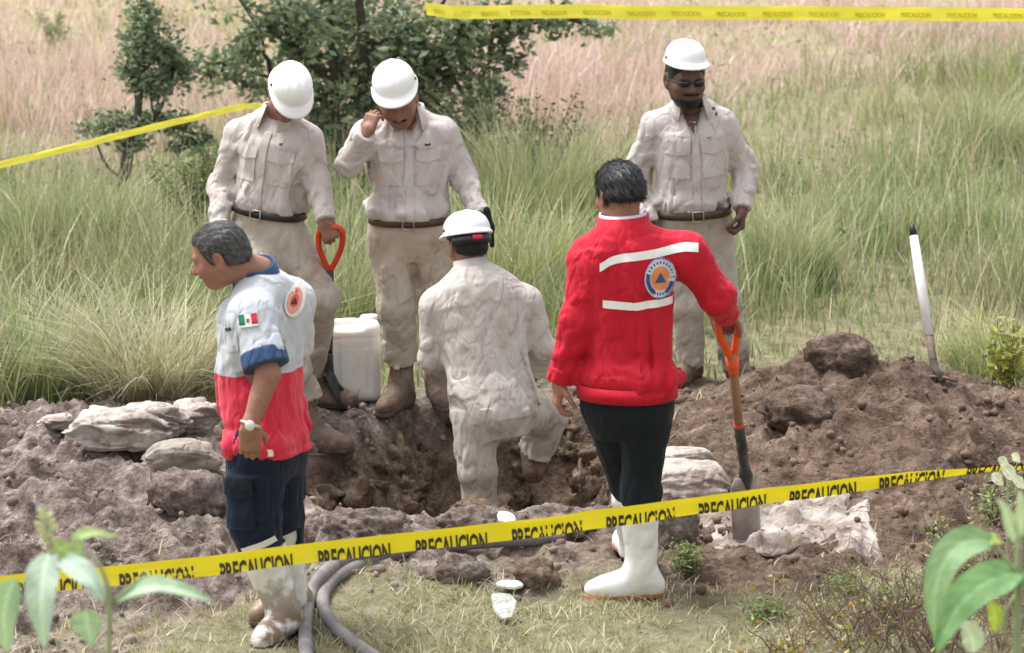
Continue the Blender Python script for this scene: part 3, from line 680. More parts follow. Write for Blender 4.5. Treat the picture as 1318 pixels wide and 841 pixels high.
def head_local(neck, jowl=1.0, nose=1.0, c=(0, 0, 0), M=np.eye(3)):
    """M rows: right, forward, up.  c: middle of the head"""
    c = np.asarray(c, float); W = lambda x, y, z: c + np.array([x, y, z]) @ M
    Mt = M.T
    pr = [ell(W(0, -.012, .030), (.077, .098, .088), Mt), (ell(W(0, .025, -.035), (.064 * jowl, .074, .078), Mt), .04), (ell(W(0, .060, -.088), (.034 * jowl, .034, .026), Mt), .03),
          (limb(W(-.036, .080, .026), W(.036, .080, .026), .011, .011), .02), (limb(W(0, .088, .015), W(0, .108 + .006 * nose, -.026), .008, .0125), .012),
          (limb(W(-.013, .096, -.030), W(.013, .096, -.030), .009, .009), .01), (limb(W(-.02, .089, -.057), W(.02, .089, -.057), .0075, .0075), .008), (limb(W(-.017, .087, -.068), W(.017, .087, -.068), .008, .008), .008),
          (ell(W(-.040, .068, -.025), (.022, .02, .02), Mt), .03), (ell(W(.040, .068, -.025), (.022, .02, .02), Mt), .03)]
    body = solid(pr, .03); sock = [ell(W(sx * .032, .105, .004), (.018, .017, .011), Mt) for sx in (-1, 1)]
    eyes = [ell(W(sx * .031, .078, .003), (.013, .013, .012), Mt) for sx in (-1, 1)]
    ears = []
    for sx in (-1, 1):
        E = Mt @ np.array([[math.cos(.35), -math.sin(.35) * sx, 0], [math.sin(.35) * sx, math.cos(.35), 0], [0, 0, 1]])
        ears.append((ell(W(sx * .081, -.010, -.006), (.0085, .021, .032), E), ell(W(sx * .087, -.006, -.004), (.006, .012, .019), E), ell(W(sx * .078, -.004, -.034), (.007, .010, .012), E)))
    nk = limb(W(0, -.022, -.045), neck, .056 * (.6 + .4 * jowl), .066)
    def f(p, fine):
        d = body(p, fine)
        for s in sock: d = smax(d, -s(p, fine), .018)
        for e in eyes: d = smin(d, e(p, fine), .004)
        for a, b, l in ears: d = smin(d, smax(smin(a(p, fine), l(p, fine), .008), -b(p, fine), .005), .012)
        return smin(d, nk(p, fine), .035)
    f.box = (np.minimum(c - .15, np.asarray(neck) - .09), np.maximum(c + .15, np.asarray(neck) + .09)); return f
def hair_sdf(c, M, thick=.009, front=.066, temple=.03, burn=-.012, nape=-.062, seed=0, recede=0.0, s=1.0):
    f0 = hair_local(thick, front, temple, burn, nape, seed, recede); c = np.asarray(c, float)
    def f(p, fine): return f0((((p - c) @ M.T) / s).astype(np.float32), fine) * s
    f.box = (c - .16 * s, c + .16 * s); return f
def hair_local(thick, front, temple, burn, nape, seed, recede, c=(0, 0, 0), M=np.eye(3)):
    c = np.asarray(c, float); Mt = M.T; W = lambda x, y, z: c + np.array([x, y, z]) @ M
    sk = solid([ell(W(0, -.012, .030), (.077 + thick, .098 + thick, .088 + thick), Mt), (ell(W(0, -.03, -.02), (.071 + thick * .6, .076 + thick * .6, .07), Mt), .03)], .03)
    def f(p, fine):
        q = (p - c) @ Mt; y = q[:, 1]; d = sk(p, fine)
        line = np.interp(y, [-.12, -.085, -.05, -.032, -.024, .006, .014, .03, .055, .075, .11], [nape, nape, nape + .016, -.035, .026, .026, burn, burn + .008, temple, front, front + .012])
        line = line + recede * sst(.015, .05, np.abs(q[:, 0])) * sst(.02, .06, y) * .03
        if fine: d = d + .003 * vnoise(np.stack([q[:, 0] * 150, y * 30 + q[:, 2] * 25, q[:, 2] * 30], 1), seed) + .004 * vnoise(np.stack([q[:, 0] * 60, y * 22, q[:, 2] * 30], 1), seed + 1); line = line + .005 * vnoise(q * 110, seed + 2)
        return np.maximum(d, (line - q[:, 2]) * .8)
    f.box = (c - .16, c + .16); return f
def hand_sdf(w, z, y, side, curl=(25, 35, 20), spread=4, thumb=25, scale=1.0, curls=None):
    """w wrist, z towards the fingers, y out of the palm, side +1: thumb on the z x y side ... -1 the other"""
    z = nrm(z); y = nrm(y - z * np.dot(y, z)); x = np.cross(y, z) * side; w = np.asarray(w, float); s = scale
    W = lambda a, b, c: w + (x * a + y * b + z * c) * s
    Mx = np.stack([x, y, z], 1)
    pr = [rbox(W(0, 0, .052), np.array((.040, .0135, .046)) * s, .0125 * s, Mx), (ell(W(.024, .010, .030), np.array((.018, .014, .028)) * s, Mx), .012), (limb(W(0, 0, -.012), W(0, 0, .02), .026 * s, .027 * s), .02)]
    for i, (bx, bz, ln) in enumerate([(.029, .092, .070), (.0105, .097, .079), (-.0085, .093, .073), (-.027, .085, .057)]):
        p = np.array([bx, 0, bz - .008]); a = 0; sp = math.radians(spread * (1.5 - i)); r = .0094 - .0006 * (i == 3)
        for j, (fr, cu) in enumerate(zip((.47, .30, .25), (curls[i] if curls else curl))):
            a += math.radians(cu); d = np.array([math.sin(sp) * math.cos(a), math.sin(a), math.cos(sp) * math.cos(a)]); q = p + d * ln * fr * (1.12 if j == 0 else 1)
            pr.append((limb(W(*p), W(*q), r * s, (r - .0006) * s), .004)); p = q; r -= .0006
    t = math.radians(thumb); p0 = np.array([.028, .006, .022]); d1 = np.array([math.cos(t) * .75, .35 + .3 * math.sin(t), .6]); d1 /= np.linalg.norm(d1); p1 = p0 + d1 * .038
    d2 = np.array([.25 * math.cos(t), .45 + .4 * math.sin(t), .8]); d2 /= np.linalg.norm(d2); p2 = p1 + d2 * .032; d3 = d2 + np.array([-.25, .15, 0]); d3 /= np.linalg.norm(d3); p3 = p2 + d3 * .024
    pr += [(limb(W(*p0), W(*p1), .0135 * s, .0115 * s), .01), (limb(W(*p1), W(*p2), .0108 * s, .0098 * s), .005), (limb(W(*p2), W(*p3), .0098 * s, .008 * s), .004)]
    return solid(pr, .01)
def boot(root, ankle, fdir, mat, sole_mat, shaft_to=None, shaft_r=.058, size=1.0, seed=0, sole_z=None, amp=.003, name='boot', top_r=None, laces=None):
    """ankle: joint; foot points along fdir (horizontal); the sole lies .085 below the ankle"""
    f = nrm([fdir[0], fdir[1], 0]); s = V(-f[1], f[0], 0); up = V(0, 0, 1); A = np.asarray(ankle, float); s_ = size
    B = np.stack([s, f, up], 1); zs = A[2] - .088 * s_ if sole_z is None else sole_z
    g = lambda a, b, c: A + s * a * s_ + f * b * s_ + up * c * s_
    bot = lambda b, r: V(*(A + f * b * s_)[:2], zs + r)
    pr = [limb(bot(-.045, .045), A + up * .03, .044 * s_, .052 * s_), (limb(A + f * .01, bot(.13, .042), .050 * s_, .041 * s_), .03), (limb(bot(.10, .036), bot(.175, .034), .046 * s_, .037 * s_), .03), (limb(bot(-.04, .035), bot(.12, .033), .041 * s_, .043 * s_), .03)]
    if shaft_to is not None: pr.append((limb(A, shaft_to, shaft_r * .92, top_r or shaft_r, amp=amp * 1.6, seed=seed, freq=22), .035))
    sh = limb(A, shaft_to, 1, 1) if shaft_to is not None else None
    ax = nrm(np.asarray(shaft_to) - A) if shaft_to is not None else up
    def post(p, d, fine):
        d = np.maximum(d, zs + .012 - p[:, 2])
        if shaft_to is not None:
            d = np.maximum(d, (p - np.asarray(shaft_to)) @ ax)
        if fine: d = d + amp * .6 * vnoise(p * 32, seed + 5)
        return d
    o = sdf_obj(name, solid(pr, .03, post), .0085, mat, root)
    def sole(p, fine):
        q = (p - A) @ B; x, y = q[:, 0] / s_, q[:, 1] / s_
        hw = np.interp(y, [-.09, -.07, -.03, .04, .12, .17, .205, .215], [.0, .034, .041, .038, .049, .045, .024, .0]); d2 = np.abs(x) - hw
        d2 = np.maximum(d2 * .8, np.maximum(-.09 - y, y - .214)); return np.maximum(d2 * s_, np.abs(p[:, 2] - (zs + .007)) - .0125)
    a, b = bot(-.1, 0), bot(.23, 0); sole.box = (np.minimum(a, b) - .07, np.maximum(a, b) + .07)
    so = sdf_obj('sole', sole, .007, sole_mat, None, 1); so.parent = o
    if laces is not None:
        pp = []
        for k in range(5):
            c = A + f * (.055 - .008 * k) * s_ + up * (-.01 + .03 * k); pp.append(tube([c - s * .035 - f * .025, c - s * .012 + f * .006, c + s * .012 + f * .006, c + s * .035 - f * .025], .004, 5))
        lv, lf = join(pp); l_ = mesh_np('laces', lv, lf, laces); l_.parent = o
    return o
def hard_hat(root, c, M, mat, tilt=0, lift=0.0, size=1.0, mark=None, band=None, back_peak=False):
    """white shell with three ridges, brim all round and a peak; c: head middle"""
    t = math.radians(tilt); R = np.array([[1, 0, 0], [0, math.cos(t), math.sin(t)], [0, -math.sin(t), math.cos(t)]]); M = R @ M
    W = lambda q: c + (np.asarray(q) * size + np.array([0, 0, lift])) @ M
    n, prof = 64, []
    a = np.linspace(0, 2 * math.pi, n, endpoint=False); fr = np.cos(a)        # angle 0: front
    def ring(rx, ry, z, yo=0.0, ext=0.0): return np.stack([np.sin(a) * (rx + ext), np.cos(a) * (ry + ext) + yo, np.broadcast_to(z, a.shape)], 1)
    pk = np.clip(fr, 0, 1) ** 2.2
    def dome(th, grow):
        k = math.cos(th) ** .72; z = .064 + (.094 + grow) * math.sin(th) ** .95
        r = ring((.1045 + grow) * k, (.127 + grow) * k, z, -.008)
        rid = np.exp(-((r[:, 0]) / .016) ** 2) * .0055 + np.exp(-((np.abs(r[:, 0]) - .042) / .010) ** 2) * .003
        r[:, 2] += rid * math.sin(th) ** .8 * (grow >= 0)
        return r
    rings = [ring(.1045, .127, .062, -.008, -.006), ring(.1045, .127, .047 - .006 * pk, -.008, .0065 + .046 * pk), ring(.1045, .127, .050 - .006 * pk, -.008, .0095 + .048 * pk), ring(.1045, .127, .055 - .003 * pk, -.008, .0085 + .043 * pk), ring(.1045, .127, .063, -.008, .0035 + .006 * pk)]
    rings += [dome(x, 0.0) for x in np.linspace(.03, 1.45, 14)]
    inner = [dome(x, -.005) for x in np.linspace(1.4, .05, 8)]
    def build(rs, cap):
        v = np.concatenate(rs); k = np.arange(n); F = [np.stack([i * n + k, i * n + (k + 1) % n, (i + 1) * n + (k + 1) % n, (i + 1) * n + k], 1) for i in range(len(rs) - 1)]
        return v, F
    v1, F1 = build(rings, True); top = np.array([[0, -.008, rings[-1][:, 2].max() + .0015]]); e = (len(rings) - 1) * n; k = np.arange(n)
    T1 = np.stack([e + k, e + (k + 1) % n, np.full(n, len(v1))], 1)
    v = np.concatenate([v1, top]); off = len(v)
    v2, F2 = build(inner[::-1], False); v = np.concatenate([v, v2]); F2 = [f[:, ::-1] + off for f in F2]
    tp2 = np.array([[0, -.008, inner[0][:, 2].max()]]); e2 = off + (len(inner) - 1) * n; T2 = np.stack([e2 + (k + 1) % n, e2 + k, np.full(n, len(v))], 1); v = np.concatenate([v, tp2])
    join_ = np.stack([k, off + k, off + (k + 1) % n, (k + 1) % n], 1)
    o = keep(mesh_np('hard_hat', W(v), [np.concatenate(F1 + F2 + [join_]), np.concatenate([T1, T2])], mat), root)
    # suspension band inside
    r0, r1 = ring(.093, .113, .062, -.010), ring(.091, .111, .036, -.010); r2 = ring(.088, .108, .036, -.010); r3 = ring(.09, .11, .062, -.01)
    bv = np.concatenate([r0, r1, r2, r3]); bF = np.concatenate([np.stack([i * n + k, i * n + (k + 1) % n, ((i + 1) % 4) * n + (k + 1) % n, ((i + 1) % 4) * n + k], 1) for i in range(4)])
    b_ = mesh_np('headband', W(bv), bF, band or M_BLACK); b_.parent = o
    # slots on both sides
    for sx in (-1, 1):
        q = W([[sx * .1135, y, z] for y in (-.006, .006) for z in (.052, .068)]); 
        v_, f_ = tube([W((sx * .1045, 0, .070)), W((sx * .1035, 0, .083))], .006, 8); s_ = mesh_np('slot', v_, f_, M_BLACK); s_.parent = o
    return o, W
def collar(root, T, mat, r=.067, h=.045, flare=.030, open_=28, t=1.0, y0=0.0, tip=.03, name='collar', up=None, fwd=None, drop=.05):
    up = T.up if up is None else nrm(up); fw = T.fwd if fwd is None else nrm(fwd - up * np.dot(fwd, up)); lt = np.cross(fw, up)
    c = T.at(t, 0, y0); a = np.radians(np.linspace(open_, 360 - open_, 41)); vs = []
    fr = np.clip(np.cos(a), 0, 1) ** 2
    for rr, zz in ((r + .004, -.035), (r - .004, h * .6), (r - .002, h), (r + .006, h + .002), (r + flare * .55 + .2 * tip * fr, h * .25 - drop * .3), (r + flare + tip * fr * .4, -drop * .6 - tip * fr), (r + flare * .9 + tip * fr * .4, -drop * .6 - tip * fr - .003), (r + flare * .5, h * .2 - drop * .35), (r + .001, h - .006)):
        vs.append(c + (np.cos(a) * rr)[:, None] * fw + (np.sin(a) * rr)[:, None] * lt + (np.broadcast_to(zz, a.shape))[:, None] * up)
    m = len(a); k = np.arange(m - 1); v = np.concatenate(vs)
    F = np.concatenate([np.stack([i * m + k, (i + 1) * m + k, (i + 1) * m + k + 1, i * m + k + 1], 1) for i in range(len(vs) - 1)])
    return keep(mesh_np(name, v, F, mat), root)

def strands(root, hair, c, M, cols, n=2600, ln=.026, comb=(0, -1, -.35), seed=0, lift=.22, wd=.0022):
    """short hairs lying on the hair mass"""
    r = np.random.default_rng(seed); me = hair.data; nv = len(me.vertices); co = np.zeros(nv * 3, np.float32); nn = np.zeros(nv * 3, np.float32); me.vertices.foreach_get('co', co); me.vertices.foreach_get('normal', nn); co = co.reshape(-1, 3); nn = nn.reshape(-1, 3)
    i = r.integers(0, nv, n); p, q = co[i].astype(float), nn[i].astype(float); loc = (p - c) @ M.T
    d = np.tile(np.array(comb, float), (n, 1)); d[:, 2] -= np.abs(loc[:, 0]) * 9; d[:, 0] += np.sign(loc[:, 0]) * .15; d = d @ M + r.normal(0, .28, (n, 3)); d -= q * (d * q).sum(1)[:, None]; d /= np.linalg.norm(d, axis=1)[:, None] + 1e-9; d = d + q * lift * r.uniform(.2, 1.2, (n, 1))
    s = np.cross(d, q); s /= np.linalg.norm(s, axis=1)[:, None] + 1e-9; L = ln * r.uniform(.5, 1.2, (n, 1)); w_ = wd * .5
    v = np.stack([p - s * w_, p + s * w_, p + d * L * .55 + s * w_ * .8, p + d * L * .55 - s * w_ * .8, p + d * L - q * L * .12], 1).reshape(-1, 3); b = (np.arange(n) * 5)[:, None]
    k = np.array(cols)[r.integers(0, len(cols), n)] * r.uniform(.6, 1.4, (n, 1)); o = mesh_np('hair_strands', v, [b + np.array([[0, 1, 2, 3]]), b + np.array([[3, 2, 4]])], attr_mat('strand', .45, .5), cols=np.repeat(k, 5, axis=0)); o.parent = hair; return o
# ------------------------------------------------------------------ people
def cloth(name, c, var=.07, dirt=None, lo=.5, hi=.72, rough=.85, dscale=7, crease=.012, sheen=.04):
    m, t, b = new_mat(name); c = np.array(c)
    n1 = texnoise(t, 6, 5, .6); col = ramp(t, n1.outputs[0], [(.3, tuple(c * (1 - var))), (.7, tuple(np.minimum(1, c * (1 + var))))])
    if dirt is not None:
        d = texnoise(t, dscale, 7, .65); f = ramp(t, d.outputs[0], [(lo, (0, 0, 0)), (hi, (1, 1, 1))]); col = mixc(t, col, dirt, f)
    t.links.new(col, b.inputs['Base Color']); b.inputs['Roughness'].default_value = rough; b.inputs['Specular IOR Level'].default_value = .25
    b.inputs['Sheen Weight'].default_value = sheen
    crisp_bump(t, b, crease); return m
def crisp_bump(t, b, dist):
    tc = t.nodes.new('ShaderNodeTexCoord'); prev = None
    for sc, rot, st, k in ((6.5, (.3, .5, .2), (1, 1, .38), 1.0), (11, (-.5, -.4, 1.0), (1, 1, .45), .7), (8, (1.2, .2, .4), (1, 1, .35), .7)):
        mp = t.nodes.new('ShaderNodeMapping'); mp.inputs['Scale'].default_value = st; mp.inputs['Rotation'].default_value = rot; t.links.new(tc.outputs['Object'], mp.inputs['Vector'])
        n = texnoise(t, sc, 1.5, .4, vec=mp.outputs[0]); n.inputs['Distortion'].default_value = .9
        r = ramp(t, n.outputs[0], [(.34, (.7,) * 3), (.455, (1.0,) * 3), (.49, (.2,) * 3), (.51, (.08,) * 3), (.60, (.65,) * 3), (.72, (.8,) * 3)])
        bn = t.nodes.new('ShaderNodeBump'); bn.inputs['Strength'].default_value = .38 * k; bn.inputs['Distance'].default_value = dist * 1.2; t.links.new(r, bn.inputs['Height'])
        if prev is not None: t.links.new(prev.outputs[0], bn.inputs['Normal'])
        prev = bn
    t.links.new(prev.outputs[0], b.inputs['Normal'])
def skin(name, c):
    m, t, b = new_mat(name); c = np.array(c); n1 = texnoise(t, 28, 5, .6)
    col = ramp(t, n1.outputs[0], [(.3, tuple(c * .85)), (.7, tuple(c * 1.15))]); t.links.new(col, b.inputs['Base Color'])
    b.inputs['Roughness'].default_value = .5; b.inputs['Specular IOR Level'].default_value = .4; b.inputs['Subsurface Weight'].default_value = .12; b.inputs['Subsurface Scale'].default_value = .01
    b.inputs['Subsurface Radius'].default_value = (1, .35, .2); bump(t, b, texnoise(t, 120, 3).outputs[0], .3, .003); return m
M_BEIGE = cloth('beige_shirt', (.50, .445, .42)); M_BEIGE2 = cloth('beige_shirt_cool', (.53, .475, .455)); M_BEIGE3 = cloth('beige_shirt_worn', (.52, .475, .44), dirt=(.36, .31, .26), lo=.52, hi=.75)
M_TROU = cloth('beige_trousers', (.44, .385, .33), dirt=(.30, .25, .20), lo=.5, hi=.74); M_TROU2 = cloth('tan_trousers', (.47, .405, .325), dirt=(.31, .25, .19), lo=.5, hi=.72); M_TROU3 = cloth('muddy_trousers', (.47, .43, .38), dirt=(.27, .22, .17), lo=.47, hi=.7)
M_RED = cloth('red_jacket_cloth', (.52, .008, .028), .06, rough=.7, sheen=.05); M_NAVY = cloth('navy_cloth', (.009, .015, .034), .2, dirt=(.03, .035, .045), lo=.55, hi=.8); M_BLACKC = cloth('black_cloth', (.008, .012, .016), .3, dirt=(.02, .024, .028), lo=.55, hi=.8)
M_COLLAR = cloth('blue_collar', (.035, .075, .16), .1); M_WHITE_S = simple('reflective_white', (.85, .84, .84), .5, .04); M_GREYB = cloth('pale_lining', (.60, .63, .66), .05)
M_BLACK = simple('black_plastic', (.012, .012, .013), .45, .2); M_LEATHER = simple('brown_leather', (.075, .042, .024), .5, .25); M_BLEATHER = simple('black_leather', (.018, .016, .016), .45, .2)
M_METAL = simple('buckle_metal', (.55, .52, .47), .35, .1, metal=.9)
M_HAT = simple('white_shell', (.83, .83, .83), .32, .025, 12, dirt=(.70, .69, .66), dirt_scale=9, dirt_lo=.55, dirt_hi=.85)
M_BOOTL = simple('muddy_work_boot', (.12, .075, .05), .85, .3, 25, .01, 50, dirt=(.21, .16, .12), dirt_scale=10, dirt_lo=.42, dirt_hi=.66); M_SOLE = simple('dark_sole', (.05, .04, .033), .9, .3, dirt=(.16, .12, .09), dirt_scale=12)
M_RUBW = simple('white_rubber', (.80, .80, .79), .35, .04, 10, dirt=(.62, .58, .53), dirt_scale=7, dirt_lo=.52, dirt_hi=.8); M_RUBM = simple('white_rubber_muddy', (.76, .76, .75), .45, .05, 10, dirt=(.24, .165, .11), dirt_scale=7, dirt_lo=.44, dirt_hi=.52); M_ORSOLE = simple('orange_sole', (.55, .15, .05), .6, .12, dirt=(.35, .2, .12), dirt_scale=14)
M_SKIN = skin('tan_skin', (.31, .15, .105)); M_SKIN2 = skin('brown_skin', (.235, .115, .075)); M_SKIND = skin('dark_skin', (.12, .062, .045))
M_HAIRK = simple('black_hair', (.006, .006, .007), .42, .4, 120, .006, 200, spec=.35); M_HAIRG = simple('greying_hair', (.050, .048, .048), .6, .8, 70, .006, 200); M_LENS = simple('dark_lens', (.006, .006, .007), .12, .1, spec=.7)
def caked(m, z0, z1):                 # mud reaches only so far up the boot
    t = m.node_tree; mx = [n for n in t.nodes if n.bl_idname == 'ShaderNodeMix'][-1]; src = mx.inputs[0].links[0].from_socket
    g = t.nodes.new('ShaderNodeNewGeometry'); sx = t.nodes.new('ShaderNodeSeparateXYZ'); t.links.new(g.outputs['Position'], sx.inputs[0]); mr = t.nodes.new('ShaderNodeMapRange'); mr.inputs[1].default_value = z1; mr.inputs[2].default_value = z0; t.links.new(sx.outputs[2], mr.inputs[0])
    mu = t.nodes.new('ShaderNodeMath'); mu.operation = 'MULTIPLY'; t.links.new(src, mu.inputs[0]); t.links.new(mr.outputs[0], mu.inputs[1]); t.links.new(mu.outputs[0], mx.inputs[0])
caked(M_RUBM, .08, .34)
TAB = [(-.18, .125, .085, .105, 0), (-.05, .168, .112, .13, 0), (.08, .176, .122, .135, 0), (.18, .168, .126, .122, 0), (.27, .160, .128, .110, 0), (.45, .163, .132, .112, 0), (.65, .178, .132, .120, 0), (.78, .180, .118, .120, 0), (.88, .150, .092, .108, -.008), (.95, .105, .072, .088, -.012), (1.0, .072, .058, .068, -.014)]
def tab(hip=1, belly=1, chest=1, bellyf=1):
    o = []
    for s, rx, rf, rb, of in TAB:
        k = np.interp(s, [.0, .3, .45, .62], [hip, belly, belly, chest]); o.append((s, rx * k, rf * k * np.interp(s, [0, .2, .4, .6], [1, bellyf, bellyf, 1]), rb * k, of))
    return o
def pj(J): return {k: P(*v) for k, v in J.items()}
def core_body(root, T, j, extra, mat, legs=True):
    pr = [T.solid(-.03)]
    for a in 'LR':
        pr += [limb(j['sh' + a], j['el' + a], .042, .036), limb(j['el' + a], j['wr' + a], .036, .026)]
        if legs: pr += [limb(j['hip' + a], j['kn' + a], .07, .05), limb(j['kn' + a], j['an' + a], .048, .036)]
    parts = [(*surf(solid(pr, .03), *solid(pr).box, .02),)]
    parts += [(lambda f, h: surf(f, *f.box, h))(f, h) for f, h in extra]
    vs, fs, off = [], [], 0
    for v, F in parts: vs.append(lap(v, F, 1, .45)); fs.append(F + off); off += len(v)
    return keep(mesh_np('body', np.concatenate(vs), np.concatenate(fs), mat), root)
def shirt(root, T, j, mat, name='shirt', sleeve=1.0, lo=.25, seed=0, amp=.007, up=(.071, .058), fo=(.058, .044), blouse=.014, pockets=True, extra=None, short=False, h=.0075, yoke=False, flat=()):
    amp = amp * 1.2
    def ex(p, t, x, y, fine):
        d = -blouse * np.exp(-((t - lo - .07) / .07) ** 2) - .008
        if fine:
            wv = 1.3 * vnoise(np.stack([x * 4, y * 4, t * T.L * 4], 1), seed + 9)
            wst = np.exp(-((t - lo - .09) / .12) ** 2); side = sst(.05, .15, np.abs(x))
            amp_ = amp * np.ones(len(t))
            for fc, fr_ in flat: amp_ = amp_ * (1 - np.exp(-(np.linalg.norm(p - fc, axis=1) / fr_) ** 4))
            d = d - amp_ * 1.0 * (.8 + .5 * side + .4 * wst) * crease(np.stack([x * 16 + wv + t * 1.5, y * 14 + wv, t * T.L * 3.6 + wv * .5], 1), seed)
            d = d - amp_ * 1.2 * wst * crease(np.stack([x * 5 + wv, y * 5, t * T.L * 15 + wv * 1.2], 1), seed + 4) - amp_ * .4 * crease(np.stack([x * 24 + 2 * wv, y * 20, t * T.L * 9], 1), seed + 6)
            if yoke:
                d = d - np.where((y < -.02) & (t > .74), .004, 0)
                pl = np.exp(-((np.abs(x) - .012) / .007) ** 2) * (y < 0) * sst(.3, .7, t) * (t < .74); d = d - .004 * pl
            if extra is not None: d = d + extra(p, t, x, y)
        return d
    body = T.solid(0, ex, lo=lo, hi=1.0); pr = [body]
    for a in 'LR':
        s, e, w_ = j['sh' + a], j['el' + a], j['wr' + a]; sd_ = seed + (11 if a == 'L' else 23)
        nb = T.at(.93, (.055 if a == 'R' else -.055), -.012)
        pr.append((limb(nb, s + V(0, 0, .0), .046, up[0] - .006), .06))
        if short:
            pr.append((limb(s, s + (e - s) * short, up[0], up[0] + .006, amp=amp * .7, seed=sd_, freq=9), .04))
        else:
            pr.append((limb(s, e, up[0], up[1], amp=amp * .85, seed=sd_, freq=19, bias=([0, .45, .8, 1], [.6, .8, 1.4, 1.2])), .045))
            pr.append((limb(e, w_, fo[0], fo[1], amp=amp * .85, seed=sd_ + 3, freq=24, bias=([0, .3, 1], [1.3, 1, .9])), .03))
    base = solid(pr, .03)
    cuts = []
    for a in 'LR':
        s, e, w_ = j['sh' + a], j['el' + a], j['wr' + a]
        if short: q = s + (e - s) * short; cuts.append((q, nrm(e - s), up[0] + .05))
        else: cuts.append((w_, nrm(w_ - e), fo[1] + .05))
    def f(p, fine):
        d = base(p, fine)
        for c, n_, r in cuts:
            w_ = p - c; ax_ = w_ @ n_; inr = np.sqrt((w_ * w_).sum(1)) < r + .03
            d = np.where(inr, np.maximum(d, ax_), d)
        return d
    f.box = base.box
    def cols(v): t, x, y = T.coords(v); return np.stack([t, x + .5, y + .5], 1)
    o = sdf_obj(name, f, h, mat, root, 1, cols)
    if pockets: pocket_set(root, T, o, mat, lo)
    if not short:
        for a in 'LR':
            e, w_ = j['el' + a], j['wr' + a]; dr = nrm(w_ - e); q0, q1 = w_ - dr * .055, w_ + dr * .006; cf = limb(q0, q1, fo[1] + .0045, fo[1] + .003, amp=.002, seed=seed + 2)
            def cuff(p, fine, cf=cf, q0=q0, q1=q1, dr=dr): return np.maximum(np.maximum(cf(p, fine), (p - q1) @ dr), -((p - q0) @ dr))
            cuff.box = cf.box; sdf_obj('cuff', cuff, .0075, mat, root)
    return o
def pocket_set(root, T, o, mat, lo):
    bv = bvh_of(o); l = T.lat; u = T.up; n_ = T.fwd
    tl = T.at((lo + .86) / 2 + .02, 0, .15); decal('placket', bv, tl, l, u, n_, *grid_pts(.036, (.84 - lo) * T.L, 2, 30), .0045, mat, root)
    for sx in (-1, 1):
        pk = decal('pocket', bv, T.at(.565, sx * .088, .13), l, u, n_, *grid_pts(.112, .125, 8, 9), .005, mat, root)
        fl = decal('flap', bv, T.at(.70, sx * .088, .13), l, u, n_, *grid_pts(.120, .050, 10, 4, lambda x, y: (x, y - .014 * (1 - abs(x) / .06) * (y < .01))), .011, mat, root); fl.parent = pk; fl.matrix_parent_inverse = Matrix()
def trousers(root, T, j, mat, hi=.29, seed=40, amp=.0065, th=(.098, .077), shn=(.074, .064), hem=.0, name='trousers', h=.008, hems=None, pocket=None):
    def ex(p, t, x, y, fine):
        d = np.full(len(t), -.004)
        if fine: d = d - amp * .9 * crease(np.stack([x * 9, y * 8, t * T.L * 5], 1), seed) - np.where((y > .03) & (np.abs(x) < .012) & (t > 0), .004, 0)
        return d
    pr = [T.solid(0, ex, hi=hi)]
    for a in 'LR':
        H, K, A = j['hip' + a], j['kn' + a], j['an' + a]; sd_ = seed + (5 if a == 'L' else 17)
        pr.append((limb(H, K, th[0], th[1], amp=amp * 1.0, seed=sd_, freq=12, rm=(th[0] + th[1]) / 2, bias=([0, .3, .75, 1], [1, .5, 1, 1.4])), .035))
        if hems and a in hems: A = hems[a]
        pr.append((limb(K, A, shn[0], shn[1], amp=amp * 1.0, seed=sd_ + 3, freq=19, bias=([0, .3, .7, 1], [1.3, .7, 1.1, 1.9])), .03))
    base = solid(pr, .03)
    def f(p, fine):
        d = base(p, fine)
        for a in 'LR':
            A, n_ = j['an' + a], nrm(j['an' + a] - j['kn' + a]); c = (hems[a] if hems and a in hems else A); w_ = p - c
            d = np.where(np.sqrt((w_ * w_).sum(1)) < shn[1] + .09, np.maximum(d, w_ @ n_), d)
        if pocket is not None and fine: d = pocket(p, d)
        return d
    f.box = base.box
    return sdf_obj(name, f, h, mat, root, 1)
def belt(root, T, t0, t1, mat, grow=.016, buckle=True, ang=0.0):
    vs = []; n = 56; a = np.linspace(0, 2 * math.pi, n, endpoint=False)
    for t, g in ((t0, grow - .004), (t0, grow), (t1, grow), (t1, grow - .004)): vs.append(np.array([T.skin_pt(t, q, g) for q in a]))
    k = np.arange(n); F = np.concatenate([np.stack([i * n + k, i * n + (k + 1) % n, (i + 1) * n + (k + 1) % n, (i + 1) * n + k], 1) for i in range(3)])
    o = keep(mesh_np('belt', np.concatenate(vs), F, mat), root)
    if buckle:
        tm, ht = (t0 + t1) / 2, (t1 - t0) * T.L / 2 + .004; c = T.skin_pt(tm, ang, grow + .005); l = T.lat; pts = [c + l * sx * .026 + T.up * sz * ht for sx, sz in ((-1, -1), (1, -1), (1, 1), (-1, 1), (-1, -1))]
        v, F = tube(pts, .0045, 6); b_ = mesh_np('buckle', v, F, M_METAL); b_.parent = o
    return o
def figure(label, base, name='person'):
    r = empty(name, base); tag(r, label, 'person', 'people around the dug hole'); return r
def lats(j): return nrm(j['hipR'] - j['hipL']), nrm(j['shR'] - j['shL'])
def mk_torso(j, tb, hip_lift=0): 
    l0, l1 = lats(j); c0 = (j['hipL'] + j['hipR']) / 2; return Torso(c0, j['neck'], l0, l1, tb)

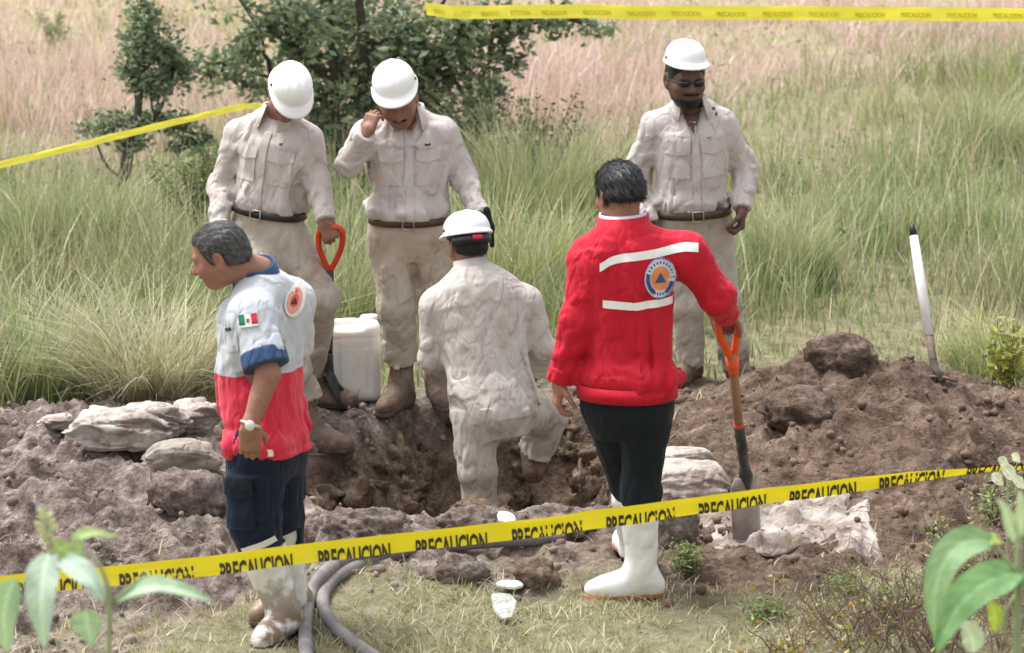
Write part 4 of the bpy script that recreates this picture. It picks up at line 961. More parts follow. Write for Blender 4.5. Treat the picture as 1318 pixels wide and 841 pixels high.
# ---- man with sunglasses, standing behind on the right
def man_sunglasses():
    Y = 15.5
    j = pj(dict(neck=(888, 132, Y - .01), shR=(844, 162, Y), shL=(928, 159, Y + .03), elR=(819, 222, Y + .04), wrR=(836, 286, Y - .08), elL=(962, 218, Y + .05), wrL=(955, 268, Y - .10),
                hipR=(868, 300, Y), hipL=(917, 298, Y + .02), knR=(884, 393, Y - .05), knL=(932, 390, Y - .02), anR=(889, 470, Y + .02), anL=(948, 472, Y + .05)))
    root = figure('person in white hard hat, dark sunglasses and beige workwear standing at the right', (*P(905, 490, Y)[:2], 0))
    T = mk_torso(j, tab(1.02, 1.06, 1.06, 1.14)); M = frame(14, 8, 0); hc = P(882, 101, Y - .07); HS = 1.14
    hl = nrm(j['wrL'] - j['elL'])
    body = core_body(root, T, j, [(head_sdf(hc, M, j['neck'], 1.1, s=HS), .0048), (hand_sdf(j['wrL'], V(-.05, -.12, -1), V(-.9, -.1, .1), 1, (50, 60, 30), 2, 50, 1.08), .004), (hand_sdf(j['wrR'], V(.2, -.1, -1), V(.9, -.1, .1), -1, (35, 45, 30)), .0045)], M_SKIND)
    opn = lambda p, t, x, y: np.where((y > .0) & (t > .74), np.maximum(0, (t - .74) * .30 - np.abs(x)) * 4, 0)
    sh = shirt(root, T, j, M_BEIGE2, lo=.19, seed=3, extra=opn, blouse=.02, up=(.068, .060), fo=(.060, .046), amp=.0085)
    trousers(root, T, j, M_TROU, hi=.19, seed=60, th=(.105, .084), shn=(.082, .076), amp=.008)
    belt(root, T, .145, .205, M_LEATHER, .014); collar(root, T, M_BEIGE2, .072, .048, .034, 38, .985, .006, .05)
    for a, fd in (('R', (-.45, -.9)), ('L', (.25, -.95))): boot(root, j['an' + a] * V(1, 1, 0) + V(0, 0, .09), fd, M_BOOTL, M_SOLE, j['an' + a] * V(1, 1, 0) + V(0, 0, .2), .055, seed=a == 'L')
    ht, W = hard_hat(root, hc, M, M_HAT, 4, .034, .95)
    bv = bvh_of(ht)
    for dx, c in ((-.012, M_COLLAR), (.014, simple('green_print', (.1, .22, .16), .5))):
        d = decal('emblem', bv, W((-dx, .128, .088)), -M[0], M[2], M[1], *disc_pts(.0075, rings=2, n=10), .0015, c, root); d.parent = ht; d.matrix_parent_inverse = Matrix()
    # sunglasses, beard
    Wh = lambda x, y, z: hc + np.array([x, y, z]) * HS @ M
    f = solid([ell(Wh(-.032, .094, .004), (.030, .010, .018), M.T), (ell(Wh(.032, .094, .004), (.030, .010, .018), M.T), .004), (limb(Wh(-.01, .104, .010), Wh(.01, .104, .010), .005, .005), .004), (limb(Wh(-.058, .088, .010), Wh(-.084, 0, .004), .0042, .0035), .004), (limb(Wh(.058, .088, .010), Wh(.084, 0, .004), .0042, .0035), .004)], .004)
    sdf_obj('sunglasses', f, .0035, M_LENS, root)
    hs = head_sdf(hc, M, j['neck'], 1.1, s=HS)
    def beard(p, fine):
        q = (p - hc) @ M.T / HS; d = hs(p, fine) - .004
        if fine: d = d + .003 * vnoise(q * 150, 5)
        reg = np.maximum(q[:, 2] + np.interp(np.abs(q[:, 0]), [0, .03, .05, .07], [.072, .066, .066, .07]), .0 - q[:, 1]); mo = np.maximum(np.abs(q[:, 2] + .045) - .006, np.abs(q[:, 0]) - .036); mo = np.maximum(mo, .05 - q[:, 1])
        return np.maximum(d, np.minimum(np.maximum(reg, -.125 - q[:, 2]), mo))
    beard.box = (hc - .17, hc + .17); sdf_obj('beard', beard, .005, M_HAIRK, root)
    sdf_obj('hair', hair_sdf(hc, M, .006, .06, .03, -.02, -.05, 3, s=HS), .006, M_HAIRK, root)
    bt = bvh_of(sh)
    c = T.at(.80, -.09, .13); decal('stain', bt, c + T.up * .10 + T.lat * -.02, T.lat, T.up, T.fwd, *disc_pts(.010, .007, 2, 9), .002, M_LEATHER, root); decal('stain', bt, c + T.up * .075 - T.lat * .03, T.lat, T.up, T.fwd, *disc_pts(.007, .009, 2, 9), .002, M_LEATHER, root)
    decal('chest_mark', bt, T.at(.76, -.07, .13), T.lat, T.up, T.fwd, *grid_pts(.022, .007, 4, 2), .002, simple('orange_thread', (.5, .2, .1)), root)
    return root

# ---- man touching the peak of his helmet
def man_saluting():
    Y = 14.95
    j = pj(dict(neck=(524, 144, Y), shR=(473, 174, Y - .02), shL=(570, 172, Y + .03), elR=(447, 212, Y - .16), wrR=(471, 172, Y - .30), elL=(598, 230, Y + .03), wrL=(617, 277, Y - .12),
                hipR=(500, 305, Y + .02), hipL=(552, 302, Y + .02), knR=(511, 395, Y - .03), knL=(562, 395, Y + .05), anR=(516, 468, Y + .02), anL=(563, 462, Y + .14)))
    root = figure('person in beige workwear touching the peak of his white hard hat with one hand', (*P(525, 530, Y)[:2], 0))
    T = mk_torso(j, tab(1.03, 1.04, 1.03, 1.12)); M = frame(4, 30, -10); hc = P(511, 127, Y - .10)
    core_body(root, T, j, [(head_sdf(hc, M, j['neck'], 1.08, s=1.1), .0048), (hand_sdf(j['wrR'], nrm(P(483, 140, Y - .26) - j['wrR']), V(.5, .8, -.3), -1, (45, 45, 30), 4, 30), .004), (hand_sdf(j['wrL'], V(.1, -.15, -1), V(-.9, -.2, 0), 1, (40, 50, 30)), .004)], M_SKIN2)
    opn = lambda p, t, x, y: np.where((y > .0) & (t > .82), np.maximum(0, (t - .82) * .34 - np.abs(x)) * 4, 0)
    sh = shirt(root, T, j, M_BEIGE2, lo=.17, seed=5, extra=opn, blouse=.022, up=(.069, .06), fo=(.06, .046), amp=.0085)
    trousers(root, T, j, M_TROU2, hi=.17, seed=70, th=(.108, .088), shn=(.086, .078), amp=.009)
    belt(root, T, .12, .175, M_LEATHER, .014); collar(root, T, M_BEIGE2, .073, .044, .034, 34, .985, .006, .05)
    for a, fd in (('R', (-.45, -.9)), ('L', (.2, -.95))):
        g = j['an' + a] * V(1, 1, 0) + V(0, 0, hz(*j['an' + a][:2]) + .09); boot(root, g, fd, M_BOOTL, M_SOLE, g + V(0, .01, .19), .060, 1.04, laces=M_SOLE)
    hard_hat(root, hc, M, M_HAT, 4, .022, .98)
    hs = head_sdf(hc, M, j['neck'], 1.08, s=1.1); 
    def mous(p, fine):
        q = (p - hc) @ M.T / 1.1; d = hs(p, fine) - .005; return np.maximum(d, np.maximum(np.maximum(np.abs(q[:, 2] + .045) - .006, np.abs(q[:, 0]) - .03), .05 - q[:, 1]))
    mous.box = (hc - .14, hc + .14); sdf_obj('moustache', mous, .004, M_HAIRK, root); sdf_obj('hair', hair_sdf(hc, M, .005, .06, .03, -.015, -.05, 4, s=1.1), .006, M_HAIRK, root)
    decal('chest_mark', bvh_of(sh), T.at(.775, -.085, .13), T.lat, T.up, T.fwd, *grid_pts(.028, .009, 4, 2), .002, M_BLACK, root)
    f = solid([limb(j['wrL'] + V(.035, -.02, .03), j['wrL'] + V(.05, -.03, -.06), .016, .02), (limb(j['wrL'] + V(.05, -.03, -.05), j['wrL'] + V(.06, -.03, -.14), .018, .012), .02)], .02)
    g = sdf_obj('dark_glove', f, .006, M_BLACKC, None); tag(g, 'small dark glove like bundle at the wrist of the person touching his helmet', 'glove')
    return root

# ---- man looking down, hand on an orange shovel grip
def man_orange_grip():
    Y = 14.85
    j = pj(dict(neck=(360, 145, Y - .02), shR=(308, 174, Y + .06), shL=(396, 180, Y - .08), elR=(284, 240, Y + .08), wrR=(283, 300, Y - .10), elL=(408, 232, Y - .10), wrL=(419, 283, Y - .22),
                hipR=(322, 302, Y + .03), hipL=(366, 303, Y - .04), knR=(358, 410, Y - .35), knL=(414, 385, Y - .12), anR=(396, 516, Y - .35), anL=(402, 480, Y + .12)))
    root = figure('person in white hard hat bending his head, one hand on an orange shovel grip', (*P(400, 540, Y)[:2], 0))
    T = mk_torso(j, tab(.98, .98, 1.0, 1.05)); M = frame(12, 50, 8); hc = P(371, 122, Y - .16)
    core_body(root, T, j, [(head_sdf(hc, M, j['neck'], 1.0), .005), (hand_sdf(j['wrL'], V(.35, -.2, -1), V(-.3, .9, .2), 1, (62, 70, 45), 1, 50), .004), (hand_sdf(j['wrR'], V(.1, -.2, -1), V(.9, 0, 0), -1), .005)], M_SKIN2)
    sh = shirt(root, T, j, M_BEIGE, lo=.22, seed=8, blouse=.016, up=(.068, .06), fo=(.06, .046), amp=.008)
    trousers(root, T, j, M_TROU, hi=.22, seed=80, th=(.106, .088), shn=(.080, .068), amp=.009)
    belt(root, T, .175, .235, M_BLEATHER, .015); collar(root, T, M_BEIGE, .071, .045, .032, 26, .985, .006, .04)
    for a, fd in (('R', (1, -.22)), ('L', (1, -.12))):
        x, y = j['an' + a][:2]; g = V(x, y, hz(x + .1, y) + .10); boot(root, g, fd, M_BOOTL, M_SOLE, g + V(-.02, 0, .16), .060, 1.05, seed=3)
    hard_hat(root, hc, M, M_HAT, 2, .004, .94); sdf_obj('hair', hair_sdf(hc, M, .006, .06, .03, -.02, -.055, 5), .006, M_HAIRK, root)
    decal('chest_mark', bvh_of(sh), T.at(.79, -.075, .13), T.lat, T.up, T.fwd, *grid_pts(.016, .010, 4, 2), .002, simple('maroon_thread', (.12, .03, .04)), root)
    return root

# ---- digger standing in the hole, seen from behind
def man_in_hole():
    Y = 14.0
    j = pj(dict(neck=(606, 344, Y + .13), shL=(562, 394, Y + .08), shR=(676, 390, Y + .14), elL=(557, 462, Y + .10), wrL=(592, 482, Y + .30), elR=(697, 448, Y + .16), wrR=(692, 474, Y + .36),
                hipL=(611, 538, Y - .06), hipR=(664, 526, Y + .02), knL=(614, 606, Y - .08), knR=(703, 540, Y + .34), anL=(622, 690, Y - .02), anR=(688, 588, Y + .34)))
    root = figure('person in white hard hat and beige shirt digging inside the hole, back turned', (*P(640, 640, Y)[:2], -.6))
    T = mk_torso(j, tab(1.06, 1.10, 1.06, 1.0)); M = frame(-158, 20, 0); hc = P(602, 317, Y + .17)
    core_body(root, T, j, [(head_sdf(hc, M, j['neck'], 1.05), .005), (hand_sdf(j['wrL'], V(.3, .9, -.2), V(.8, -.2, -.3), -1, (50, 60, 40)), .005), (hand_sdf(j['wrR'], V(-.2, .9, -.2), V(-.8, -.2, -.3), 1, (50, 60, 40)), .005)], M_SKIN2)
    shirt(root, T, j, M_BEIGE3, lo=-.06, seed=12, blouse=.006, pockets=False, yoke=True, up=(.074, .064), fo=(.064, .05), amp=.0058)
    trousers(root, T, j, M_TROU3, hi=.05, seed=90, th=(.108, .090), shn=(.088, .078), amp=.009)
    collar(root, T, M_BEIGE3, .068, .045, .030, 26, .985, -.004, .02, drop=.05)
    for a, fd in (('L', (-.2, .98)), ('R', (.1, 1))):
        g = j['an' + a] + V(0, 0, -.01); boot(root, g, fd, M_BOOTL, M_SOLE, g + V(0, 0, .14), .06, 1.0)
    ht, W = hard_hat(root, hc, M, M_HAT, 4)
    c = W((0, -.130, .030)); f = rbox(c, (.024, .012, .012), .006, np.stack([M[0], M[1], M[2]], 1)); o = sdf_obj('ratchet_knob', f, .005, simple('red_plastic', (.6, .02, .04), .4), root); o.parent = ht; o.matrix_parent_inverse = Matrix()
    n_ = 24; a = np.linspace(math.pi * .62, math.pi * 1.38, n_); ring = lambda r, z: W(np.stack([np.sin(a) * (.092 + r), np.cos(a) * (.114 + r) - .012, np.full(n_, z)], 1))
    v = np.concatenate([ring(.0, .040), ring(.012, .040), ring(.008, .004), ring(-.004, .004)]); k = np.arange(n_ - 1); F = np.concatenate([np.stack([i * n_ + k, i * n_ + k + 1, ((i + 1) % 4) * n_ + k + 1, ((i + 1) % 4) * n_ + k], 1) for i in range(4)])
    o = mesh_np('nape_strap', v, F, M_BLACK); o.parent = ht
    d = decal('emblem', bvh_of(ht), W((.004, -.14, .105)), M[0], M[2], -M[1], *disc_pts(.010, rings=3, n=12, r0=.55), .0015, simple('grey_print', (.5, .52, .54)), root); d.parent = ht; d.matrix_parent_inverse = Matrix()
    sdf_obj('hair', hair_sdf(hc, M, .006, .06, .03, -.02, -.058, 6), .006, M_HAIRK, root)
    return root

# ---- man in the red jacket
def man_red():
    Y = 12.05
    j = pj(dict(neck=(802, 286, Y + .02), shL=(762, 334, Y + .06), shR=(884, 326, Y + .00), elL=(743, 414, Y + .02), wrL=(720, 490, Y + .03), elR=(924, 384, Y + .02), wrR=(934, 404, Y + .26),
                hipL=(782, 520, Y + .05), hipR=(834, 520, Y - .02), knL=(810, 620, Y + .2), knR=(824, 635, Y - .02), anL=(817, 714, Y + .42), anR=(825, 742, Y - .02)))
    root = figure('person in red jacket with white stripes and white rubber boots leaning on a shovel', (*P(820, 768, Y)[:2], 0))
    T = mk_torso(j, tab(1.0, 1.03, 1.05, 1.0)); M = frame(-152, 14, 0); hc = P(797, 250, Y + .06)
    core_body(root, T, j, [(head_sdf(hc, M, j['neck'], 1.08), .0045), (hand_sdf(j['wrL'], V(-.12, .0, -1), V(.85, .2, 0), -1, (30, 40, 25)), .004), (hand_sdf(j['wrR'], V(.1, .8, -.5), V(0, -.4, -.9), 1, (55, 70, 40), 1, 45), .004)], M_SKIN)
    def ex(p, t, x, y): return -.012 * np.exp(-((t - .19) / .05) ** 2) + .007 * np.exp(-((t - .10) / .02) ** 2)
    sh = shirt(root, T, j, M_RED, 'jacket', lo=.07, seed=21, blouse=.02, pockets=False, up=(.080, .070), fo=(.068, .052), amp=.0062, extra=ex, flat=[(P(848, 349, Y - .1), .12)])
    belt(root, T, .045, .125, M_RED, .024, False).name = 'hem_band'
    hm = {'L': P(813, 655, Y + .30), 'R': P(826, 662, Y - .02)}
    trousers(root, T, j, M_BLACKC, hi=.085, seed=31, th=(.100, .078), shn=(.076, .058), hems=hm, amp=.006)
    for a, fd in (('L', (-.25, .97)), ('R', (-1, -.12))):
        g = j['an' + a]; boot(root, g, fd, M_RUBW, M_ORSOLE, g + (j['kn' + a] - g) * .86, .062, 1.06, name='rubber_boot', amp=.0025, top_r=.078, sole_z=hz(*g[:2]) + .004)
    # raised collar with its pale lining
    up = nrm(hc - j['neck'] + V(0, 0, .3)); collar(root, T, M_RED, .094, .050, .026, 46, .965, .006, .0, up=up, drop=.085, name='jacket_collar'); collar(root, T, M_GREYB, .086, .056, .010, 60, .97, .004, .0, up=up, drop=-.07, name='collar_lining')
    bv = bvh_of(sh); Mb = T; back = -T.fwd
    def at(px, py): return P(px, py, Y + .02)
    camr = nrm(V(0, -1, .18))
    def strip(pts, wd, name):
        pts = [at(*p) for p in pts]; n_ = 40; ts = np.linspace(0, len(pts) - 1, n_); c = []
        for t in ts: i = min(int(t), len(pts) - 2); c.append(pts[i] + (pts[i + 1] - pts[i]) * (t - i))
        c = lapline(np.array(c)); o_ = V(0, 0, 0); uv = []
        for k in (-.5, -.17, .17, .5): uv += [(float(q[0]), float(q[2]) + wd * k) for q in c]
        F = np.array([[r * n_ + i, r * n_ + i + 1, (r + 1) * n_ + i + 1, (r + 1) * n_ + i] for r in range(3) for i in range(n_ - 1)])
        return decal(name, bv, V(0, Y + .02, 0), V(1, 0, 0), V(0, 0, 1), V(0, -1, 0), uv, F, .004, M_WHITE_S, root)
    strip([(771, 337), (786, 327), (806, 322), (848, 318), (880, 311), (897, 313)], .032, 'reflective_stripe'); strip([(775, 383), (810, 385), (845, 381), (864, 379)], .031, 'reflective_stripe')
    c = at(848, 349); u, vv, nn = V(1, 0, .0), V(0, 0, 1), V(.0, -1, 0); cc = V(c[0], Y + .02, c[2]); M_BLU = simple('emblem_blue', (.03, .06, .22), .6); M_ORG = simple('emblem_orange', (.72, .24, .07), .6); M_PALE = simple('emblem_pale', (.60, .62, .72), .6)
    e = decal('emblem', bv, cc, u, vv, nn, *disc_pts(.062, .078, 2, 18), .010, M_PALE, root); bve = bvh_of(e)
    sub = lambda nm, pts, F, l, m, dx=0, dz=0: (lambda o: (setattr(o, 'parent', e), setattr(o, 'matrix_parent_inverse', Matrix()), o)[2])(decal(nm, bve, cc + u * dx + vv * dz, u, vv, nn, pts, F, (l - .005) * .8, m, root))
    sub('rim', *disc_pts(.062, .078, 1, 40, .945), .0065, M_BLU); sub('band', *disc_pts(.055, .069, 2, 16, .74, math.radians(-62), math.radians(18)), .0065, M_BLU); sub('band', *disc_pts(.055, .069, 2, 16, .74, math.radians(162), math.radians(242)), .0065, M_BLU)
    sub('disc', *disc_pts(.037, .046, 3, 28), .0065, M_ORG)
    tri = [(-.022 + .044 * a * 1.0 * (1 - b) + .022 * b, -.016 + .040 * b) for b in np.linspace(0, 1, 6) for a in np.linspace(0, 1, 6)]
    sub('triangle', tri, np.array([[b * 6 + a, b * 6 + a + 1, (b + 1) * 6 + a + 1, (b + 1) * 6 + a] for b in range(5) for a in range(5)]), .0085, M_BLU)
    for k in range(9):
        a = math.radians(150 - k * 15); sub('letter', *grid_pts(.0055, .009, 1, 2, lambda x, y, a=a: (math.cos(a) * (.0485 + y) + math.sin(a) * x, math.sin(a) * (.0605 + y * 1.2) - math.cos(a) * x)), .0068, M_BLU)
    for k in range(5):
        a = math.radians(246 + k * 12); sub('letter', *grid_pts(.0055, .009, 1, 2, lambda x, y, a=a: (math.cos(a) * (.0485 + y) + math.sin(a) * x, math.sin(a) * (.0605 + y * 1.2) - math.cos(a) * x)), .0068, M_BLU)
    hr = sdf_obj('hair', hair_sdf(hc, M, .011, .07, .035, -.004, -.032, 7), .0045, M_HAIRK, root); strands(root, hr, hc, M, [(.008, .008, .009), (.012, .012, .013), (.06, .06, .063)], 5000, .032, (0, -1, -.1), 3, .32, .0020)
    return root
def lapline(c, it=6):
    for _ in range(it): c[1:-1] = .5 * c[1:-1] + .25 * (c[:-2] + c[2:])
    return c

# ---- man in the grey and red shirt
def man_grey_red():
    Y = 11.6
    j = pj(dict(neck=(332, 352, Y + .05), shL=(324, 404, Y - .13), shR=(378, 388, Y + .17), elL=(345, 482, Y - .235), wrL=(322, 548, Y - .285), elR=(372, 470, Y + .25), wrR=(340, 530, Y + .25),
                hipL=(330, 574, Y - .08), hipR=(356, 574, Y + .09), knL=(328, 672, Y - .06), knR=(358, 668, Y + .12), anL=(366, 795, Y - .02), anR=(376, 772, Y + .22)))
    root = figure('grey haired person in grey and red shirt and navy trousers, head bowed, at the left', (*P(365, 815, Y)[:2], 0))
    tb = tab(1.0, 1.06, 1.04, 1.2); T = mk_torso(j, tb); M = frame(-97, 24, 4); hc = P(283, 328, Y - .01)
    hd = head_sdf(hc, M, j['neck'], 1.06, 1.0)
    arm = solid([hand_sdf(j['wrL'], V(-.02, 0, -1), V(-.15, .95, 0), -1, (32, 42, 25), 3, 30, 1.02), (limb(j['elL'], j['wrL'], .044, .028, rm=.040), .02), (limb(j['shL'], j['elL'], .055, .043), .02)], .02)
    core_body(root, T, j, [(hd, .0042), (arm, .0045), (hand_sdf(j['wrR'], V(-.3, -.2, -1), V(-.3, -.9, 0), 1), .006)], M_SKIN)
    # two coloured shirt: pale grey above, red below
    m, t, b = new_mat('grey_and_red_shirt'); a = t.nodes.new('ShaderNodeAttribute'); a.attribute_name = 'tint'; sp = t.nodes.new('ShaderNodeSeparateColor'); t.links.new(a.outputs['Color'], sp.inputs[0])
    n1 = texnoise(t, 6, 5); grey = ramp(t, n1.outputs[0], [(.3, (.48, .51, .56)), (.7, (.56, .59, .64))]); red = ramp(t, n1.outputs[0], [(.3, (.60, .016, .05)), (.7, (.68, .024, .065))])
    mr = t.nodes.new('ShaderNodeMapRange'); mr.inputs[1].default_value = .442; mr.inputs[2].default_value = .448; t.links.new(sp.outputs[0], mr.inputs[0])
    t.links.new(mixc(t, red, grey, mr.outputs[0]), b.inputs['Base Color']); b.inputs['Roughness'].default_value = .8; b.inputs['Sheen Weight'].default_value = .15
    crisp_bump(t, b, .012)
    sh = shirt(root, T, j, m, lo=-.035, seed=33, blouse=.018, pockets=False, up=(.080, .07), short=.74, amp=.0075, flat=[(P(381, 385, Y + .02), .09)])
    # sleeve and cuff of the near arm
    s, e = j['shL'], j['elL']; q0, q1 = s + (e - s) * .62, s + (e - s) * .88; cf = limb(q0, q1, .086, .088, amp=.003, seed=3)
    axx = nrm(e - s)
    def cuff(p, fine): d = cf(p, fine); return np.maximum(np.maximum(d, (p - q1) @ axx), -((p - q0) @ axx))
    cuff.box = cf.box; sdf_obj('cuff', cuff, .006, M_COLLAR, root)
    collar(root, T, M_COLLAR, .074, .070, .036, 22, .955, .004, .03, up=nrm(hc - j['neck'] + V(.10, 0, .16)), fwd=M[1], drop=.085)
    # cargo trousers with pale bands
    hm = {'L': P(340, 706, Y - .05), 'R': P(366, 704, Y + .12)}
    def pock(p, d):
        q = p - P(318, 640, Y - .14); ins = (np.abs(q[:, 0] + .00) < .075) & (np.abs(q[:, 2]) < .095) & (p[:, 1] < Y - .03); fl = ins & (q[:, 2] > .045)
        return d - np.where(ins, .008, 0) - np.where(fl, .006, 0)
    tr = trousers(root, T, j, M_NAVY, hi=.05, seed=51, th=(.116, .098), shn=(.098, .086), hems=hm, pocket=pock, amp=.008)
    bt = bvh_of(tr)
    cp = decal('cargo_pocket', bt, P(312, 652, Y - .12), V(1, 0, .05), V(-.05, 0, 1), V(-.35, -1, .05), *grid_pts(.135, .165, 8, 8), .010, M_NAVY, root); fp = decal('flap', bt, P(312, 622, Y - .12), V(1, 0, .05), V(-.05, 0, 1), V(-.35, -1, .05), *grid_pts(.148, .065, 9, 4, lambda x, y: (x, y - .02 * (1 - abs(x) / .074) * (y < .01))), .018, M_NAVY, root); fp.parent = cp; fp.matrix_parent_inverse = Matrix()
    bs = bvh_of(sh); nn = V(0, -1, .1)
    decal('reflective_band', bt, P(348, 578, Y - .1), V(1, 0, -.05), V(0, 0, 1), nn, *grid_pts(.085, .026, 8, 3), .004, M_WHITE_S, root)
    decal('reflective_band', bt, P(334, 700, Y - .1), V(1, 0, .42), V(-.42, 0, 1), nn, *grid_pts(.135, .026, 10, 3), .004, M_WHITE_S, root)
    for a_, fd in (('L', (-.42, -.90)), ('R', (-.5, -.6))):
        g = j['an' + a_]; boot(root, g, fd, M_RUBM, M_SOLE, g + (j['kn' + a_] - g) * (.72 if a_ == 'L' else .95), .064, 1.06, name='rubber_boot', amp=.003, top_r=.088, sole_z=max(hz(*g[:2]), g[2] - .14))
    # breast pocket and pen slot at the front edge, flag on the sleeve, emblem on the back
    camn = nrm(V(.0, -1, .15)); M_W = simple('badge_white', (.82, .80, .78), .6)
    c0 = P(320, 412, Y - .2); ang = math.radians(8); uu, vv = V(math.cos(ang), 0, math.sin(ang)), V(-math.sin(ang), 0, math.cos(ang))
    fl = decal('flag', bs, V(c0[0], Y - .2, c0[2]), uu, vv, camn, *grid_pts(.070, .048, 3, 2), .008, M_W, root); bfl = bvh_of(fl)
    def flagp(nm, dx, w_, mm, hh=.048, l=.0012):
        o = decal(nm, bfl, V(c0[0], Y - .2, c0[2]) + uu * dx, uu, vv, camn, *grid_pts(w_, hh, 3, 5), l, mm, root); o.parent = fl; o.matrix_parent_inverse = Matrix()
    flagp('green_bar', -.0235, .0225, simple('flag_green', (.015, .20, .10), .7)); flagp('red_bar', .0235, .0225, simple('flag_red', (.62, .03, .06), .7)); flagp('coat_of_arms', 0, .012, simple('flag_brown', (.22, .12, .06), .7), .014)
    ce = P(381, 385, Y + .1); cen = V(ce[0], Y + .1, ce[2]); 
    em = decal('emblem', bs, cen, V(1, 0, -.18), V(.18, 0, 1), camn, *disc_pts(.034, .062, 2, 16), .009, M_W, root); bem = bvh_of(em)
    def esub(nm, pts, F, l, mm, dx=0, dz=0):
        o = decal(nm, bem, cen + V(1, 0, -.18) * dx + V(.18, 0, 1) * dz, V(1, 0, -.18), V(.18, 0, 1), camn, pts, F, l - .0033, mm, root); o.parent = em; o.matrix_parent_inverse = Matrix()
    esub('disc', *disc_pts(.024, .048, 3, 26), .0045, simple('emblem_coral', (.70, .10, .06), .6)); esub('ring', *disc_pts(.024, .048, 1, 26, .52), .0052, simple('emblem_rose', (.78, .36, .28), .6))
    tri = [(-.012 + .024 * a_ * (1 - b_) + .012 * b_, -.014 + .028 * b_) for b_ in np.linspace(0, 1, 5) for a_ in np.linspace(0, 1, 5)]
    esub('triangle', tri, np.array([[b_ * 5 + a_, b_ * 5 + a_ + 1, (b_ + 1) * 5 + a_ + 1, (b_ + 1) * 5 + a_] for b_ in range(4) for a_ in range(4)]), .0062, M_BLEATHER)
    pk = decal('breast_pocket', bs, P(303, 436, Y - .05), V(1, 0, .1), V(-.1, 0, 1), camn, *grid_pts(.050, .085, 5, 6), .006, M_GREYB, root)
    d = decal('pocket_opening', bs, P(298, 421, Y - .05), V(1, 0, .45), V(-.45, 0, 1), camn, *grid_pts(.032, .012, 4, 2), .009, M_BLACK, root); d.parent = pk; d.matrix_parent_inverse = Matrix()
    hr = sdf_obj('hair', hair_sdf(hc, M, .007, .078, .045, -.02, -.058, 9, 1.0), .0048, M_HAIRG, root); strands(root, hr, hc, M, [(.02, .019, .018), (.05, .048, .046), (.13, .128, .125), (.03, .028, .027), (.2, .2, .195)], 9000, .017, (0, -1, -.3), 5, .35, .0013)
    Wh = lambda x, y, z: hc + np.array([x, y, z]) @ M
    for sx in (-1, 1):
        v, F = tube([Wh(sx * .014, .094, .024), Wh(sx * .032, .092, .030), Wh(sx * .050, .078, .024)], [.003, .004, .002], 6); keep(mesh_np('eyebrow', v, F, M_HAIRK), root)
    f = limb(Wh(-.024, .097, -.046), Wh(.024, .097, -.046), .0065, .0065); sdf_obj('moustache', f, .004, M_HAIRG, root)
    # wristwatch
    w_ = j['wrL']; d_ = nrm(j['wrL'] - j['elL']); cw = w_ - d_ * .005; e1 = nrm(np.cross(d_, V(0, -1, 0))); e2 = np.cross(e1, d_); a_ = np.linspace(0, 2 * math.pi, 24)
    ringp = [cw + e1 * math.cos(q) * .034 + e2 * math.sin(q) * .034 for q in a_]; v, F = tube(ringp, .0075, 8, False); wb = keep(mesh_np('wristwatch', v, F, M_METAL), root)
    cc = cw + V(0, -.036, .004); v, F = tube([cc + V(0, .006, 0), cc - V(0, .007, 0)], [.019, .018], 16); fa = mesh_np('watch_face', v, F, simple('watch_dial', (.72, .75, .70), .25)); fa.parent = wb
    return root
for fn in (man_sunglasses, man_saluting, man_orange_grip, man_in_hole, man_red, man_grey_red): fn()
# ------------------------------------------------------------------ caution tapes
def tape_material(name, c, transl=.25):
    m, t, b = new_mat(name); n1 = texnoise(t, 5, 3); c = np.array(c)
    col = ramp(t, n1.outputs[0], [(.3, tuple(c * .93)), (.7, tuple(np.minimum(1, c * 1.05)))]); t.links.new(col, b.inputs['Base Color']); b.inputs['Roughness'].default_value = .38
    tr = t.nodes.new('ShaderNodeBsdfTranslucent'); t.links.new(col, tr.inputs['Color']); mx = t.nodes.new('ShaderNodeMixShader'); mx.inputs[0].default_value = transl; o = t.nodes['Material Output']
    t.links.new(b.outputs[0], mx.inputs[1]); t.links.new(tr.outputs[0], mx.inputs[2]); t.links.new(mx.outputs[0], o.inputs['Surface']); return m
M_TAPE = tape_material('yellow_tape', (.86, .72, .02)); M_TAPE2 = tape_material('pale_yellow_tape', (.88, .80, .08), .45); M_INK = simple('tape_ink', (.035, .03, .012), .5); M_INK2 = simple('overlit_ink', (.66, .56, .03), .5)  # second ink painted pale for overexposed lettering showing through the tape
def text_mesh(s, size, offset=.0):
    c = bpy.data.curves.new('lettering', 'FONT'); c.body = s; c.size = size; c.offset = offset; c.align_x = 'LEFT'; c.resolution_u = 2
    o = bpy.data.objects.new('lettering', c); COL.objects.link(o); dg = bpy.context.evaluated_depsgraph_get()
    me = bpy.data.meshes.new_from_object(o.evaluated_get(dg)); bpy.data.objects.remove(o); return me
